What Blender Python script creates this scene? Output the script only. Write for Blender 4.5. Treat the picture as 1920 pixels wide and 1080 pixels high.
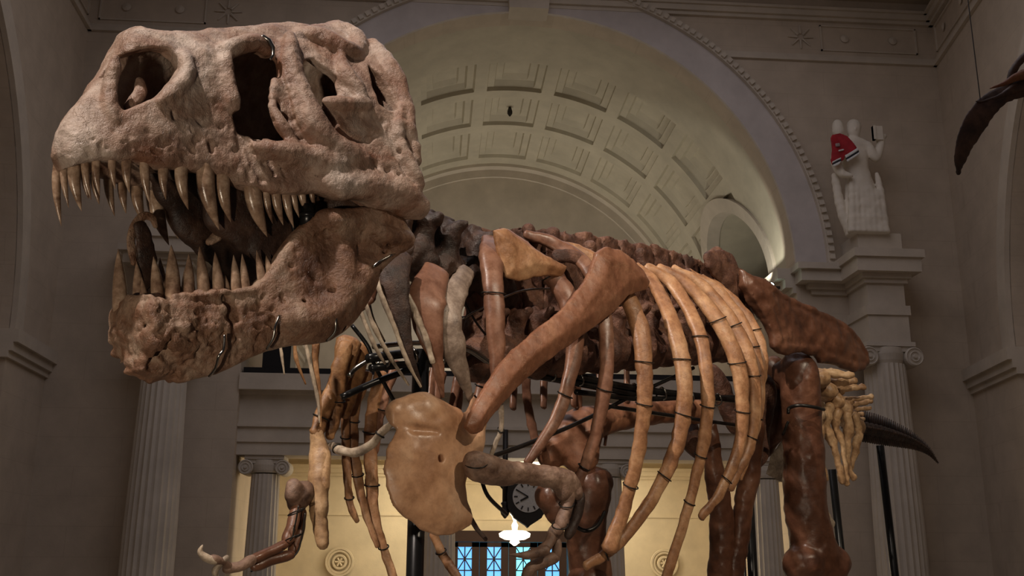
import bpy, bmesh, math, random
import numpy as np
from mathutils import Vector, Matrix, noise as mnoise
for _o in list(bpy.data.objects): bpy.data.objects.remove(_o)
SC=bpy.context.scene; COL=SC.collection
# ---------------------------------------------------------------- camera
F_PX=1900.0; PITCH=math.radians(14.9); YAW=math.radians(4.4); ROLL=math.radians(0.3); CAMP=np.array([0.,0.,2.2])
def _basis():
    fw=np.array([math.sin(YAW)*math.cos(PITCH),math.cos(YAW)*math.cos(PITCH),math.sin(PITCH)])
    r=np.cross(fw,[0,0,1]);r/=np.linalg.norm(r);u=np.cross(r,fw)
    c,s=math.cos(ROLL),math.sin(ROLL)
    return c*r+s*u, c*u-s*r, fw
CR,CU,CF=_basis()
def ray(px,py): return CF+CR*((px-960)/F_PX)+CU*((540-py)/F_PX)
def P(px,py,d): return CAMP+ray(px,py)*d
def onplane(px,py,o,n):
    r=ray(px,py);o=np.asarray(o,float);n=np.asarray(n,float)
    return CAMP+r*(np.dot(o-CAMP,n)/np.dot(r,n))
def onY(px,py,Y): return onplane(px,py,(0,Y,0),(0,1,0))
def onX(px,py,X): return onplane(px,py,(X,0,0),(1,0,0))
cd=bpy.data.cameras.new('camera'); cam=bpy.data.objects.new('camera',cd); COL.objects.link(cam)
cd.sensor_width=36.0; cd.lens=36.0*F_PX/1920.0; cd.clip_end=300
cam.matrix_world=Matrix(((CR[0],CU[0],-CF[0],CAMP[0]),(CR[1],CU[1],-CF[1],CAMP[1]),(CR[2],CU[2],-CF[2],CAMP[2]),(0,0,0,1)))
SC.camera=cam
# ---------------------------------------------------------------- world and exposure
SC.view_settings.view_transform='Standard'; SC.view_settings.look='None'
SC.view_settings.exposure=0.0; SC.view_settings.gamma=1.0; SC.view_settings.use_curve_mapping=False
wd=bpy.data.worlds.new('world'); SC.world=wd; wd.use_nodes=True
wd.node_tree.nodes['Background'].inputs[0].default_value=(0.62,0.62,0.80,1)
wd.node_tree.nodes['Background'].inputs[1].default_value=0.035
# ---------------------------------------------------------------- exhibition lights of the hall, and an added overhead fill
def light(name,kind,loc,target,power,color,size=0.3,angle=60,blend=0.4,sizey=None):
    l=bpy.data.lights.new(name,kind); l.energy=power; l.color=color
    if kind=='SPOT': l.spot_size=math.radians(angle); l.spot_blend=blend; l.shadow_soft_size=size
    elif kind=='AREA':
        l.size=size
        if sizey: l.shape='RECTANGLE'; l.size_y=sizey
    else: l.shadow_soft_size=size
    o=bpy.data.objects.new(name,l); COL.objects.link(o); o.location=loc
    o.rotation_euler=(Vector(target)-Vector(loc)).to_track_quat('-Z','Y').to_euler()
    return o
WARM=(1.0,0.82,0.62); NEUT=(1.0,0.86,0.70); COOL=(0.96,0.90,0.96)
light('spot_on_skull_front','SPOT',(-3.4,-0.6,10.2),(-0.1,4.0,3.3),3300,(1.0,0.86,0.76),0.10,38)
light('spot_on_ribs','SPOT',(4.6,0.2,7.6),(1.2,6.0,3.1),950,WARM,0.06,48)
light('low_spot_on_shoulder','SPOT',(-1.6,-1.6,1.2),(0.3,4.6,2.9),330,WARM,0.12,50)
light('chandelier_glow','POINT',(2.7,31.5,3.6),(0,0,0),380,(1.0,0.84,0.60),0.5)
light('passage_light','AREA',(2.4,30.6,5.2),(2.4,30.6,0),300,(1.0,0.87,0.64),9,sizey=5)
light('spot_on_tail','SPOT',(-2.0,2.0,9.5),(3.9,8.4,3.0),1100,NEUT,0.10,34)
light('hall_fill','AREA',(2.3,14.5,17.4),(2.3,16.5,0),500,COOL,14,sizey=14)  # added fill light for the walls, under a closed ceiling
light('gallery_uplight','AREA',(2.4,35.3,7.0),(2.4,35.9,17),230,(1.0,0.92,0.78),6,sizey=4)
# ---------------------------------------------------------------- materials
def srgb(r,g,b):
    f=lambda c:(c/255/12.92) if c/255<=.04045 else ((c/255+.055)/1.055)**2.4
    return (f(r),f(g),f(b),1)
def nodes(name):
    m=bpy.data.materials.new(name); m.use_nodes=True; nt=m.node_tree; return m,nt,nt.nodes['Principled BSDF']
def N_(nt,t,**kw):
    n=nt.nodes.new(t)
    for k,v in kw.items(): setattr(n,k,v)
    return n
def noise_tex(nt,scale,detail=6,rough=.6,dist=0.0,vec=None):
    n=N_(nt,'ShaderNodeTexNoise'); n.inputs['Scale'].default_value=scale; n.inputs['Detail'].default_value=detail
    n.inputs['Roughness'].default_value=rough; n.inputs['Distortion'].default_value=dist
    g=N_(nt,'ShaderNodeNewGeometry') if vec is None else None
    nt.links.new(g.outputs['Position'] if vec is None else vec,n.inputs['Vector']); return n
def ramp(nt,src,stops):
    r=N_(nt,'ShaderNodeValToRGB'); cr=r.color_ramp
    while len(cr.elements)<len(stops): cr.elements.new(.5)
    for e,(p,c) in zip(cr.elements,stops): e.position=p; e.color=c
    nt.links.new(src,r.inputs[0]); return r
def mixc(nt,fac,a,b,mode='MIX'):
    m=N_(nt,'ShaderNodeMix',data_type='RGBA',blend_type=mode)
    for s,v in ((m.inputs[0],fac),(m.inputs[6],a),(m.inputs[7],b)):
        if hasattr(v,'is_linked'): nt.links.new(v,s)
        else: s.default_value=v
    return m.outputs[2]
def bone(name,dark,mid,light,rough=(.35,.6),scale=5,bump=.25,crack=.5,fine=90,spec=.5,crackcol=None,ridge=0,rsc=18):
    m,nt,b=nodes(name)
    n1=noise_tex(nt,scale,8,.62,.4); n2=noise_tex(nt,scale*4.3,6,.7,.2); n3=noise_tex(nt,fine,4,.6)
    c=ramp(nt,n1.outputs[0],[(.34,dark),(.5,mid),(.66,light)])
    c2=ramp(nt,n2.outputs[0],[(.36,(.66,.62,.60,1)),(.58,(1.06,1.05,1.04,1))])
    col=mixc(nt,.75,c.outputs[0],c2.outputs[0],'MULTIPLY')
    vo=N_(nt,'ShaderNodeTexVoronoi',feature='DISTANCE_TO_EDGE'); vo.inputs['Scale'].default_value=scale*1.6
    g=N_(nt,'ShaderNodeNewGeometry'); add=N_(nt,'ShaderNodeVectorMath',operation='MULTIPLY_ADD')
    nv=noise_tex(nt,scale*2.5,4); nt.links.new(nv.outputs['Color'],add.inputs[0]); add.inputs[1].default_value=(.12,.12,.12); nt.links.new(g.outputs['Position'],add.inputs[2])
    nt.links.new(add.outputs[0],vo.inputs['Vector'])
    cr=ramp(nt,vo.outputs[0],[(0,(1,1,1,1)),(.012,(0,0,0,1))])
    mm=N_(nt,'ShaderNodeMath',operation='MULTIPLY'); nt.links.new(cr.outputs[0],mm.inputs[0]); mm.inputs[1].default_value=crack
    col=mixc(nt,mm.outputs[0],col,crackcol or (dark[0]*.3,dark[1]*.3,dark[2]*.3,1))
    nt.links.new(col,b.inputs['Base Color'])
    rr=N_(nt,'ShaderNodeMapRange'); nt.links.new(n2.outputs[0],rr.inputs[0]); rr.inputs[1].default_value=.35; rr.inputs[2].default_value=.65
    rr.inputs[3].default_value=rough[0]; rr.inputs[4].default_value=rough[1]; nt.links.new(rr.outputs[0],b.inputs['Roughness'])
    b.inputs['Specular IOR Level'].default_value=spec
    h=N_(nt,'ShaderNodeMath',operation='MULTIPLY_ADD'); nt.links.new(n3.outputs[0],h.inputs[0]); h.inputs[1].default_value=.25; nt.links.new(n2.outputs[0],h.inputs[2])
    h2=N_(nt,'ShaderNodeMath',operation='MULTIPLY_ADD'); nt.links.new(cr.outputs[0],h2.inputs[0]); h2.inputs[1].default_value=-.5*crack; nt.links.new(h.outputs[0],h2.inputs[2])
    if ridge:
        rn=noise_tex(nt,rsc,7,.6,.5); rn.noise_type='RIDGED_MULTIFRACTAL'
        h3=N_(nt,'ShaderNodeMath',operation='MULTIPLY_ADD'); nt.links.new(rn.outputs[0],h3.inputs[0]); h3.inputs[1].default_value=-ridge; nt.links.new(h2.outputs[0],h3.inputs[2]); h2=h3
        dk=ramp(nt,rn.outputs[0],[(.35,(1,1,1,1)),(.9,(.72,.66,.62,1))]); col2=mixc(nt,.8,col,dk.outputs[0],'MULTIPLY'); nt.links.new(col2,b.inputs['Base Color'])
    bp=N_(nt,'ShaderNodeBump'); bp.inputs['Strength'].default_value=bump; bp.inputs['Distance'].default_value=.012
    nt.links.new(h2.outputs[0],bp.inputs['Height']); nt.links.new(bp.outputs[0],b.inputs['Normal'])
    return m
def plain(name,col,rough=.6,metal=0,bump=0,bscale=30,var=.12,emit=None,estr=0):
    m,nt,b=nodes(name); n=noise_tex(nt,bscale,5)
    c=ramp(nt,n.outputs[0],[(.3,tuple(x*(1-var) for x in col[:3])+(1,)),(.7,tuple(min(1,x*(1+var)) for x in col[:3])+(1,))])
    nt.links.new(c.outputs[0],b.inputs['Base Color']); b.inputs['Roughness'].default_value=rough; b.inputs['Metallic'].default_value=metal
    if bump:
        bp=N_(nt,'ShaderNodeBump'); bp.inputs['Strength'].default_value=bump; bp.inputs['Distance'].default_value=.01
        nt.links.new(n.outputs[0],bp.inputs['Height']); nt.links.new(bp.outputs[0],b.inputs['Normal'])
    if emit: b.inputs['Emission Color'].default_value=emit; b.inputs['Emission Strength'].default_value=estr
    return m
def stone(name,col,joints=True,rough=.8):
    m,nt,b=nodes(name); n=noise_tex(nt,1.3,7,.6); n2=noise_tex(nt,22,4)
    c=ramp(nt,n.outputs[0],[(.3,tuple(x*.88 for x in col[:3])+(1,)),(.7,tuple(min(1,x*1.08) for x in col[:3])+(1,))]).outputs[0]
    if joints:
        g=N_(nt,'ShaderNodeNewGeometry'); sp=N_(nt,'ShaderNodeSeparateXYZ'); nt.links.new(g.outputs['Position'],sp.inputs[0])
        cb=N_(nt,'ShaderNodeCombineXYZ'); nt.links.new(sp.outputs[0],cb.inputs[0]); nt.links.new(sp.outputs[2],cb.inputs[1])
        br=N_(nt,'ShaderNodeTexBrick'); nt.links.new(cb.outputs[0],br.inputs['Vector']); br.inputs['Scale'].default_value=1
        br.inputs['Brick Width'].default_value=2.2; br.inputs['Row Height'].default_value=.72; br.inputs['Mortar Size'].default_value=.012
        br.inputs['Color1'].default_value=(1,1,1,1);br.inputs['Color2'].default_value=(.985,.985,.985,1);br.inputs['Mortar'].default_value=(.93,.92,.91,1)
        c=mixc(nt,1.0,c,br.outputs[0],'MULTIPLY')
    nt.links.new(c,b.inputs['Base Color']); b.inputs['Roughness'].default_value=rough
    bp=N_(nt,'ShaderNodeBump'); bp.inputs['Strength'].default_value=.15; bp.inputs['Distance'].default_value=.02
    nt.links.new(n2.outputs[0],bp.inputs['Height']); nt.links.new(bp.outputs[0],b.inputs['Normal'])
    return m
M={}
M['skull']=bone('skull_bone',srgb(122,84,64),srgb(157,132,116),srgb(188,172,160),(.36,.60),5,.9,.18,70,ridge=.5,rsc=13)
M['jaw']=bone('jaw_bone',srgb(88,57,40),srgb(130,96,74),srgb(162,138,118),(.32,.58),7,.9,.18,80,ridge=.5,rsc=16)
M['tooth']=bone('tooth_enamel',srgb(108,82,66),srgb(158,132,110),srgb(196,172,150),(.14,.28),14,.08,.15,160,.6)
M['reddish']=bone('reddish_bone',srgb(72,46,34),srgb(96,62,45),srgb(118,82,62),(.28,.46),2.4,.2,.2,80)
M['plate']=bone('cast_tan_bone',srgb(166,124,92),srgb(190,148,114),srgb(206,170,138),(.30,.44),3.2,.12,.12,60)
M['scapula']=bone('orange_brown_bone',srgb(120,78,54),srgb(142,96,70),srgb(158,114,86),(.38,.55),4,.2,.3,90,crackcol=srgb(176,140,108))
M['rib']=bone('rib_bone',srgb(132,92,64),srgb(164,120,84),srgb(190,150,112),(.32,.5),6,.25,.3,90)
M['ribred']=bone('smooth_brown_rib',srgb(104,70,54),srgb(130,92,72),srgb(148,110,88),(.3,.45),5,.1,.12,90)
M['wood']=bone('streaked_tan_bone',srgb(96,62,38),srgb(150,108,70),srgb(182,140,98),(.35,.5),9,.3,.4,90)
M['palebone']=bone('pale_grey_bone',srgb(120,108,94),srgb(176,160,140),srgb(206,192,170),(.3,.5),9,.2,.2,90)
M['tan']=bone('light_tan_bone',srgb(150,116,84),srgb(192,156,116),srgb(216,184,144),(.34,.5),7,.25,.1,90)
M['greybone']=bone('glossy_grey_bone',srgb(104,90,80),srgb(140,124,110),srgb(170,154,140),(.28,.45),9,.2,.2,90)
M['dark']=bone('painted_shade_dark_bone',srgb(34,23,18),srgb(56,39,31),srgb(80,58,46),(.4,.6),7,.5,.4,90)  # neck tone takes in the skull's cast shadow; also used for dark bones
M['spine']=bone('rough_spine_bone',srgb(66,42,31),srgb(98,64,48),srgb(122,86,66),(.42,.65),7,.9,.3,100,ridge=.5,rsc=12)
M['humerus']=bone('grey_brown_bone',srgb(84,62,50),srgb(124,98,82),srgb(150,124,106),(.4,.6),9,.4,.3,90)
M['steel']=plain('black_painted_steel',(.018,.018,.018,1),.28,.6)
M['wire']=plain('polished_steel_wire',(.28,.27,.25,1),.22,1.0)
M['band']=plain('dark_wire_band',(.03,.028,.025,1),.35,.7)
M['plaster']=stone('painted_plaster_wall',(.60,.51,.41,1))
M['plaster_plain']=stone('painted_plaster_moulding',(.63,.56,.47,1),False)
M['vault']=stone('vault_plaster',(.58,.53,.42,1),False)
M['cool']=stone('arch_face_plaster',(.60,.55,.53,1),False)
M['column']=stone('column_stone',(.64,.58,.50,1),False)
M['statue']=stone('white_statue_stone',(.78,.72,.62,1),False)
M['warmwall']=stone('warm_painted_wall',(.74,.64,.46,1),False)
M['darkwood']=plain('dark_door_wood',srgb(46,24,18),.75)
M['iron']=plain('dark_iron',(.03,.026,.024,1),.5,.3)
M['black']=plain('black_lacquer',(.012,.012,.014,1),.3)
M['floor']=plain('polished_stone_floor',(.22,.18,.14,1),.35,bscale=2)
M['dial']=plain('clock_dial_white',(.62,.60,.56,1),.5)
# ---------------------------------------------------------------- geometry helpers
def link_mesh(name,verts,faces,mat,parent=None,smooth=True,loc=None):
    me=bpy.data.meshes.new(name)
    verts=np.asarray(verts,float)
    me.from_pydata([tuple(v) for v in verts],[],[tuple(int(i) for i in f) for f in faces])
    me.update()
    if smooth: me.polygons.foreach_set('use_smooth',[True]*len(me.polygons))
    if mat is not None: me.materials.append(mat)
    o=bpy.data.objects.new(name,me); COL.objects.link(o)
    if parent is not None: o.parent=parent; o.matrix_parent_inverse=ROOTINV.get(parent.name,Matrix.Identity(4))
    return o
ROOTINV={}
def tag(o,label=None,cat=None,group=None,kind=None):
    if label: o['label']=label
    if cat: o['category']=cat
    if group: o['group']=group
    if kind: o['kind']=kind
    return o
def thing(name,loc,label,cat,group=None):
    o=bpy.data.objects.new(name,None); COL.objects.link(o); o.location=loc; o.empty_display_size=.1
    ROOTINV[o.name]=Matrix.Translation(Vector(loc)).inverted()
    return tag(o,label,cat,group)
class MB:
    def __init__(s): s.v=[]; s.f=[]
    def add(s,v,f):
        n=len(s.v); s.v+= [tuple(map(float,q)) for q in v]; s.f+=[tuple(i+n for i in g) for g in f]; return s
    def box(s,x0,x1,y0,y1,z0,z1):
        v=[(x,y,z) for x in(x0,x1) for y in(y0,y1) for z in(z0,z1)]
        return s.add(v,[(0,1,3,2),(4,6,7,5),(0,4,5,1),(2,3,7,6),(0,2,6,4),(1,5,7,3)])
    def obox(s,c,ax,ay,az,hx,hy,hz):
        c=np.array(c);ax,ay,az=map(np.array,(ax,ay,az))
        v=[c+ax*hx*i+ay*hy*j+az*hz*k for i in(-1,1) for j in(-1,1) for k in(-1,1)]
        return s.add(v,[(0,1,3,2),(4,6,7,5),(0,4,5,1),(2,3,7,6),(0,2,6,4),(1,5,7,3)])
    def lathe(s,cx,cy,prof,n=48,flute=None):
        v=[];f=[]
        for (r,z) in prof:
            for k in range(n):
                a=2*math.pi*k/n; rr=r
                if flute: rr=r*(1-flute[0]*max(0,math.sin(a*flute[1]/2)**2)**0.6)
                v.append((cx+rr*math.cos(a),cy+rr*math.sin(a),z))
        for i in range(len(prof)-1):
            for k in range(n):
                f.append((i*n+k,i*n+(k+1)%n,(i+1)*n+(k+1)%n,(i+1)*n+k))
        f.append(tuple(range(n))[::-1]); f.append(tuple(range((len(prof)-1)*n,len(prof)*n)))
        return s.add(v,f)
    def tube(s,pts,r,n=10,cap=True):
        pts=[np.array(p,float) for p in pts]; m=len(pts)
        rs=r if hasattr(r,'__len__') else [r]*m
        T=[]
        for i in range(m):
            t=pts[min(i+1,m-1)]-pts[max(i-1,0)]; T.append(t/(np.linalg.norm(t)+1e-9))
        up=np.array([0,0,1.]) if abs(T[0][2])<.9 else np.array([1.,0,0])
        a=np.cross(T[0],up);a/=np.linalg.norm(a);v=[];f=[]
        for i in range(m):
            a=a-T[i]*np.dot(a,T[i]);a/=np.linalg.norm(a)+1e-9;b=np.cross(T[i],a)
            for k in range(n):
                q=2*math.pi*k/n; v.append(pts[i]+(a*math.cos(q)+b*math.sin(q))*rs[i])
        for i in range(m-1):
            for k in range(n): f.append((i*n+k,i*n+(k+1)%n,(i+1)*n+(k+1)%n,(i+1)*n+k))
        if cap: f.append(tuple(range(n))[::-1]); f.append(tuple(range((m-1)*n,m*n)))
        return s.add(v,f)
    def build(s,name,mat,parent=None,smooth=False):
        return link_mesh(name,s.v,s.f,mat,parent,smooth)
def catmull(pts,n=8):
    pts=[np.array(p,float) for p in pts]
    if len(pts)<3: return [pts[0]+(pts[-1]-pts[0])*t for t in np.linspace(0,1,n+1)]
    ext=[2*pts[0]-pts[1]]+pts+[2*pts[-1]-pts[-2]]; out=[]
    for i in range(1,len(ext)-2):
        p0,p1,p2,p3=ext[i-1:i+3]
        for t in np.linspace(0,1,n,endpoint=False):
            out.append(.5*((2*p1)+(-p0+p2)*t+(2*p0-5*p1+4*p2-p3)*t*t+(-p0+3*p1-3*p2+p3)*t**3))
    out.append(pts[-1]); return out
def fbm(p,sc,oc=3):
    v=0;a=1;s=sc
    for _ in range(oc): v+=a*mnoise.noise(Vector(p)*s); a*=.5; s*=2.1
    return v
def sweep(name,pts,wid,thk,flat,mat,parent=None,n=14,sub=8,rough=.0015,nsc=18,power=2.3):
    """bone shaft: wid = half widths, thk = half thicknesses, flat = direction of the thin axis"""
    m=len(pts); C=catmull(pts,sub); k=len(C)
    tt=np.linspace(0,m-1,k); W=np.interp(tt,range(m),wid); H=np.interp(tt,range(m),thk)
    v=[];f=[];flat=np.array(flat,float)
    for i in range(k):
        t=C[min(i+1,k-1)]-C[max(i-1,0)]; t/=np.linalg.norm(t)+1e-9
        h=flat-t*np.dot(flat,t);
        if np.linalg.norm(h)<.05: h=np.cross(t,[.3,.5,.8])
        h/=np.linalg.norm(h); w=np.cross(t,h)
        for j in range(n):
            a=2*math.pi*j/n; c,s_=math.cos(a),math.sin(a)
            e=2/power
            q=C[i]+w*W[i]*math.copysign(abs(c)**e,c)+h*H[i]*math.copysign(abs(s_)**e,s_)
            q=q+(q-C[i])/(np.linalg.norm(q-C[i])+1e-6)*fbm(q,nsc)*rough*(1+8*min(W[i],.03)/.03)/2
            v.append(q)
    for i in range(k-1):
        for j in range(n): f.append((i*n+j,i*n+(j+1)%n,(i+1)*n+(j+1)%n,(i+1)*n+j))
    # rounded ends
    for e,base in ((0,0),(k-1,(k-1)*n)):
        t=C[1]-C[0] if e==0 else C[k-1]-C[k-2]; t=t/(np.linalg.norm(t)+1e-9)*(-1 if e==0 else 1)
        r=min(W[e],H[e])
        ring=[C[e]+(np.array(v[base+j])-C[e])*.62+t*r*.7 for j in range(n)]
        b2=len(v); v+=ring; v.append(C[e]+t*r*.95); tip=len(v)-1
        for j in range(n):
            q=(base+j,base+(j+1)%n,b2+(j+1)%n,b2+j); g=(b2+j,b2+(j+1)%n,tip)
            if e==0: q=q[::-1]; g=g[::-1]
            f.append(q); f.append(g)
    return link_mesh(name,v,f,mat,parent)
# ---------------------------------------------------------------- sculpting in a distance field
def seg2d(px,py,a,b):
    dx,dy=b[0]-a[0],b[1]-a[1]; t=np.clip(((px-a[0])*dx+(py-a[1])*dy)/(dx*dx+dy*dy+1e-12),0,1)
    return np.hypot(px-a[0]-t*dx,py-a[1]-t*dy)
def poly2d(px,py,poly):
    d=np.full(px.shape,1e9,np.float32); ins=np.zeros(px.shape,bool); n=len(poly)
    for i in range(n):
        a=poly[i];b=poly[(i+1)%n]
        d=np.minimum(d,seg2d(px,py,a,b))
        if a[1]!=b[1]:
            c=((a[1]>py)!=(b[1]>py))&(px<(b[0]-a[0])*(py-a[1])/(b[1]-a[1])+a[0]); ins^=c
    return np.where(ins,-d,d)
def smin(a,b,k):
    if k<=0: return np.minimum(a,b)
    h=np.clip(.5+.5*(b-a)/k,0,1); return b+(a-b)*h-k*h*(1-h)
def smax(a,b,k): return -smin(-a,-b,k)
def vnoise(X,Y,Z,sc,seed):
    rng=np.random.RandomState(seed); L=rng.rand(32,32,32).astype(np.float32)*2-1
    def ax(A):
        a=A*sc+100.37; i=np.floor(a).astype(np.int32); f=(a-i).astype(np.float32); f=f*f*(3-2*f); return i&31,(i+1)&31,f
    x0,x1,fx=ax(X);y0,y1,fy=ax(Y);z0,z1,fz=ax(Z)
    l=lambda i,j,k:L[i,j,k]
    a=l(x0,y0,z0)*(1-fx)+l(x1,y0,z0)*fx; b=l(x0,y1,z0)*(1-fx)+l(x1,y1,z0)*fx
    c=l(x0,y0,z1)*(1-fx)+l(x1,y0,z1)*fx; d=l(x0,y1,z1)*(1-fx)+l(x1,y1,z1)*fx
    return (a*(1-fy)+b*fy)*(1-fz)+(c*(1-fy)+d*fy)*fz
class Vol:
    def __init__(s,O,A,lo,hi,h):
        s.O=np.array(O,float); s.A=[np.array(a,float) for a in A]; s.h=h; s.lo=np.array(lo,float)
        s.n=[max(4,int(math.ceil((hi[i]-lo[i])/h))+1) for i in range(3)]
        ax=[(s.lo[i]+np.arange(s.n[i])*h).astype(np.float32) for i in range(3)]
        s.ax=ax; s.d=np.full(s.n,.2,np.float32)
    def grid(s,lo=None,hi=None):
        sl=[]
        for i in range(3):
            a=0 if lo is None else max(0,int((lo[i]-s.lo[i])/s.h)-1); b=s.n[i] if hi is None else min(s.n[i],int((hi[i]-s.lo[i])/s.h)+3)
            sl.append(slice(a,max(b,a)))
        sl=tuple(sl); return sl,s.ax[0][sl[0]][:,None,None],s.ax[1][sl[1]][None,:,None],s.ax[2][sl[2]][None,None,:]
    def cap(s,p,q,r0,r1,k=.01,sub=False,sq=None):
        """round cone from p to q; sq=(axis index, factor) squashes it along an axis"""
        p=np.array(p,float);q=np.array(q,float);R=max(r0,r1)+k+s.h*3
        sl,X,Y,Z=s.grid(np.minimum(p,q)-R,np.maximum(p,q)+R)
        if s.d[sl].size==0: return s
        D=[X-p[0],Y-p[1],Z-p[2]]; e=q-p
        if sq: D[sq[0]]=D[sq[0]]*sq[1]; e=e.copy(); e[sq[0]]*=sq[1]
        L=max(e@e,1e-10); t=np.clip((D[0]*e[0]+D[1]*e[1]+D[2]*e[2])/L,0,1)
        d=np.sqrt((D[0]-t*e[0])**2+(D[1]-t*e[1])**2+(D[2]-t*e[2])**2)-(r0+(r1-r0)*t)
        if sq and sq[1]>1: d=d/sq[1]**.5
        d=d.astype(np.float32)
        s.d[sl]=smax(s.d[sl],-d,k) if sub else smin(s.d[sl],d,k)
        return s
    def chain(s,pts,rs,k=.01,sub=False,sq=None,sm=0):
        if sm:
            m=len(pts);P_=catmull(pts,sm);rs=np.interp(np.linspace(0,m-1,len(P_)),range(m),rs);pts=P_
        for i in range(len(pts)-1): s.cap(pts[i],pts[i+1],rs[i],rs[i+1],k,sub,sq)
        return s
    def rough(s,specs,seed=1):
        m=np.abs(s.d)<.03; I=np.nonzero(m); X=s.ax[0][I[0]];Y=s.ax[1][I[1]];Z=s.ax[2][I[2]]
        tot=0
        for j,(sc,amp) in enumerate(specs): tot=tot+vnoise(X,Y,Z,sc,seed+j)*amp
        s.d[m]+=tot.astype(np.float32); return s
    def mesh(s,name,mat,parent=None,relax=1):
        D=s.d; D=D.copy()
        for a in range(3):   # close at the borders
            ix=[slice(None)]*3
            for e in (0,-1):
                ix[a]=e; D[tuple(ix)]=np.maximum(D[tuple(ix)],s.h*.5)
        N=D<0; c=[D.shape[i]-1 for i in range(3)]
        cnt=np.zeros(c,np.uint8)
        for i in(0,1):
            for j in(0,1):
                for k in(0,1): cnt+=N[i:i+c[0],j:j+c[1],k:k+c[2]]
        act=(cnt>0)&(cnt<8); I=np.argwhere(act).astype(np.int32); idx=np.full(c,-1,np.int32); idx[act]=np.arange(len(I))
        off=np.array([(i,j,k) for i in(0,1) for j in(0,1) for k in(0,1)])
        V=np.stack([D[I[:,0]+o[0],I[:,1]+o[1],I[:,2]+o[2]] for o in off],1).astype(np.float64)
        acc=np.zeros((len(I),3));n=np.zeros(len(I))
        for a in range(8):
            for b in range(a+1,8):
                if np.abs(off[a]-off[b]).sum()!=1: continue
                x=(V[:,a]<0)!=(V[:,b]<0); t=np.where(x,V[:,a]/np.where(x,V[:,a]-V[:,b],1),0)
                acc+=np.where(x[:,None],off[a]+(off[b]-off[a])*t[:,None],0); n+=x
        pos=(I+acc/n[:,None])*s.h+s.lo
        F=[]
        for a in range(3):
            sa=[slice(1,-1)]*3; sa[a]=slice(0,-1); sb=[slice(1,-1)]*3; sb[a]=slice(1,None)
            A_=N[tuple(sa)];B_=N[tuple(sb)]; X=np.argwhere(A_!=B_)
            base=X+1; base[:,a]-=1
            u,v=[(1,2),(2,0),(0,1)][a]
            def g(du,dv):
                q=base.copy(); q[:,u]-=du; q[:,v]-=dv; return idx[q[:,0],q[:,1],q[:,2]]
            Q=np.stack([g(1,1),g(0,1),g(0,0),g(1,0)],1)
            ins=N[base[:,0],base[:,1],base[:,2]]
            Q[~ins]=Q[~ins][:,::-1]; F.append(Q)
        F=np.concatenate(F); F=F[(F>=0).all(1)]
        for _ in range(relax):
            S=np.zeros_like(pos);C=np.zeros(len(pos))
            for a in range(4):
                b=(a+1)%4; np.add.at(S,F[:,a],pos[F[:,b]]); np.add.at(S,F[:,b],pos[F[:,a]]); np.add.at(C,F[:,a],1); np.add.at(C,F[:,b],1)
            pos=pos*.5+.5*S/np.maximum(C,1)[:,None]
        W=s.O+pos[:,0:1]*s.A[0]+pos[:,1:2]*s.A[1]+pos[:,2:3]*s.A[2]
        if np.dot(np.cross(s.A[0],s.A[1]),s.A[2])<0: F=F[:,::-1]
        me=bpy.data.meshes.new(name); me.vertices.add(len(W)); me.vertices.foreach_set('co',W.astype(np.float32).ravel())
        me.loops.add(F.size); me.loops.foreach_set('vertex_index',F.astype(np.int32).ravel())
        me.polygons.add(len(F)); me.polygons.foreach_set('loop_start',np.arange(0,F.size,4,dtype=np.int32))
        try: me.polygons.foreach_set('loop_total',np.full(len(F),4,np.int32))
        except Exception: pass
        me.update(calc_edges=True); me.polygons.foreach_set('use_smooth',np.ones(len(F),bool))
        me.materials.append(mat); o=bpy.data.objects.new(name,me); COL.objects.link(o)
        if parent is not None: o.parent=parent; o.matrix_parent_inverse=ROOTINV.get(parent.name,Matrix.Identity(4))
        return o
def adopt(child,parent):
    """make child a sub-part of a part whose own origin sits in world coordinates"""
    child.parent=parent; return child
def rbf(ctrl,lin=True):
    A=np.array(ctrl,float); X=A[:,:2]; y=A[:,2]; n=len(X)
    K=np.hypot(X[:,None,0]-X[None,:,0],X[:,None,1]-X[None,:,1]); Pm=np.c_[X,np.ones(n)]
    M=np.zeros((n+3,n+3)); M[:n,:n]=K-np.eye(n)*1e-4; M[:n,n:]=Pm; M[n:,:n]=Pm.T
    c=np.linalg.solve(M,np.r_[y,0,0,0])
    def f(x,y_):
        v=c[n]*x+c[n+1]*y_+c[n+2]
        for i in range(n): v=v+c[i]*np.hypot(x-X[i,0],y_-X[i,1])
        return v
    return f
# ---------------------------------------------------------------- the hall
X0=2.42; YW=26.0; SPR=9.95; RA=7.36; XL,XR=X0-RA,X0+RA; WL,WR=-9.75,14.45; ZT=18.2
def structure(o): o['kind']='structure'; return o
def arch_panel(x0,x1,z0,z1,cx,cz,R,y0,y1,n=64):
    b=MB(); pts=[(cx-R*math.cos(math.pi*i/n),cz+R*math.sin(math.pi*i/n)) for i in range(n+1)]
    b.box(x0,cx-R,y0,y1,z0,z1); b.box(cx+R,x1,y0,y1,z0,z1)
    for (a,c) in zip(pts[:-1],pts[1:]):
        v=[(a[0],y0,a[1]),(c[0],y0,c[1]),(c[0],y0,z1),(a[0],y0,z1),(a[0],y1,a[1]),(c[0],y1,c[1]),(c[0],y1,z1),(a[0],y1,z1)]
        b.add(v,[(0,1,2,3),(7,6,5,4),(4,5,1,0),(3,2,6,7)])
    return b
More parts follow.
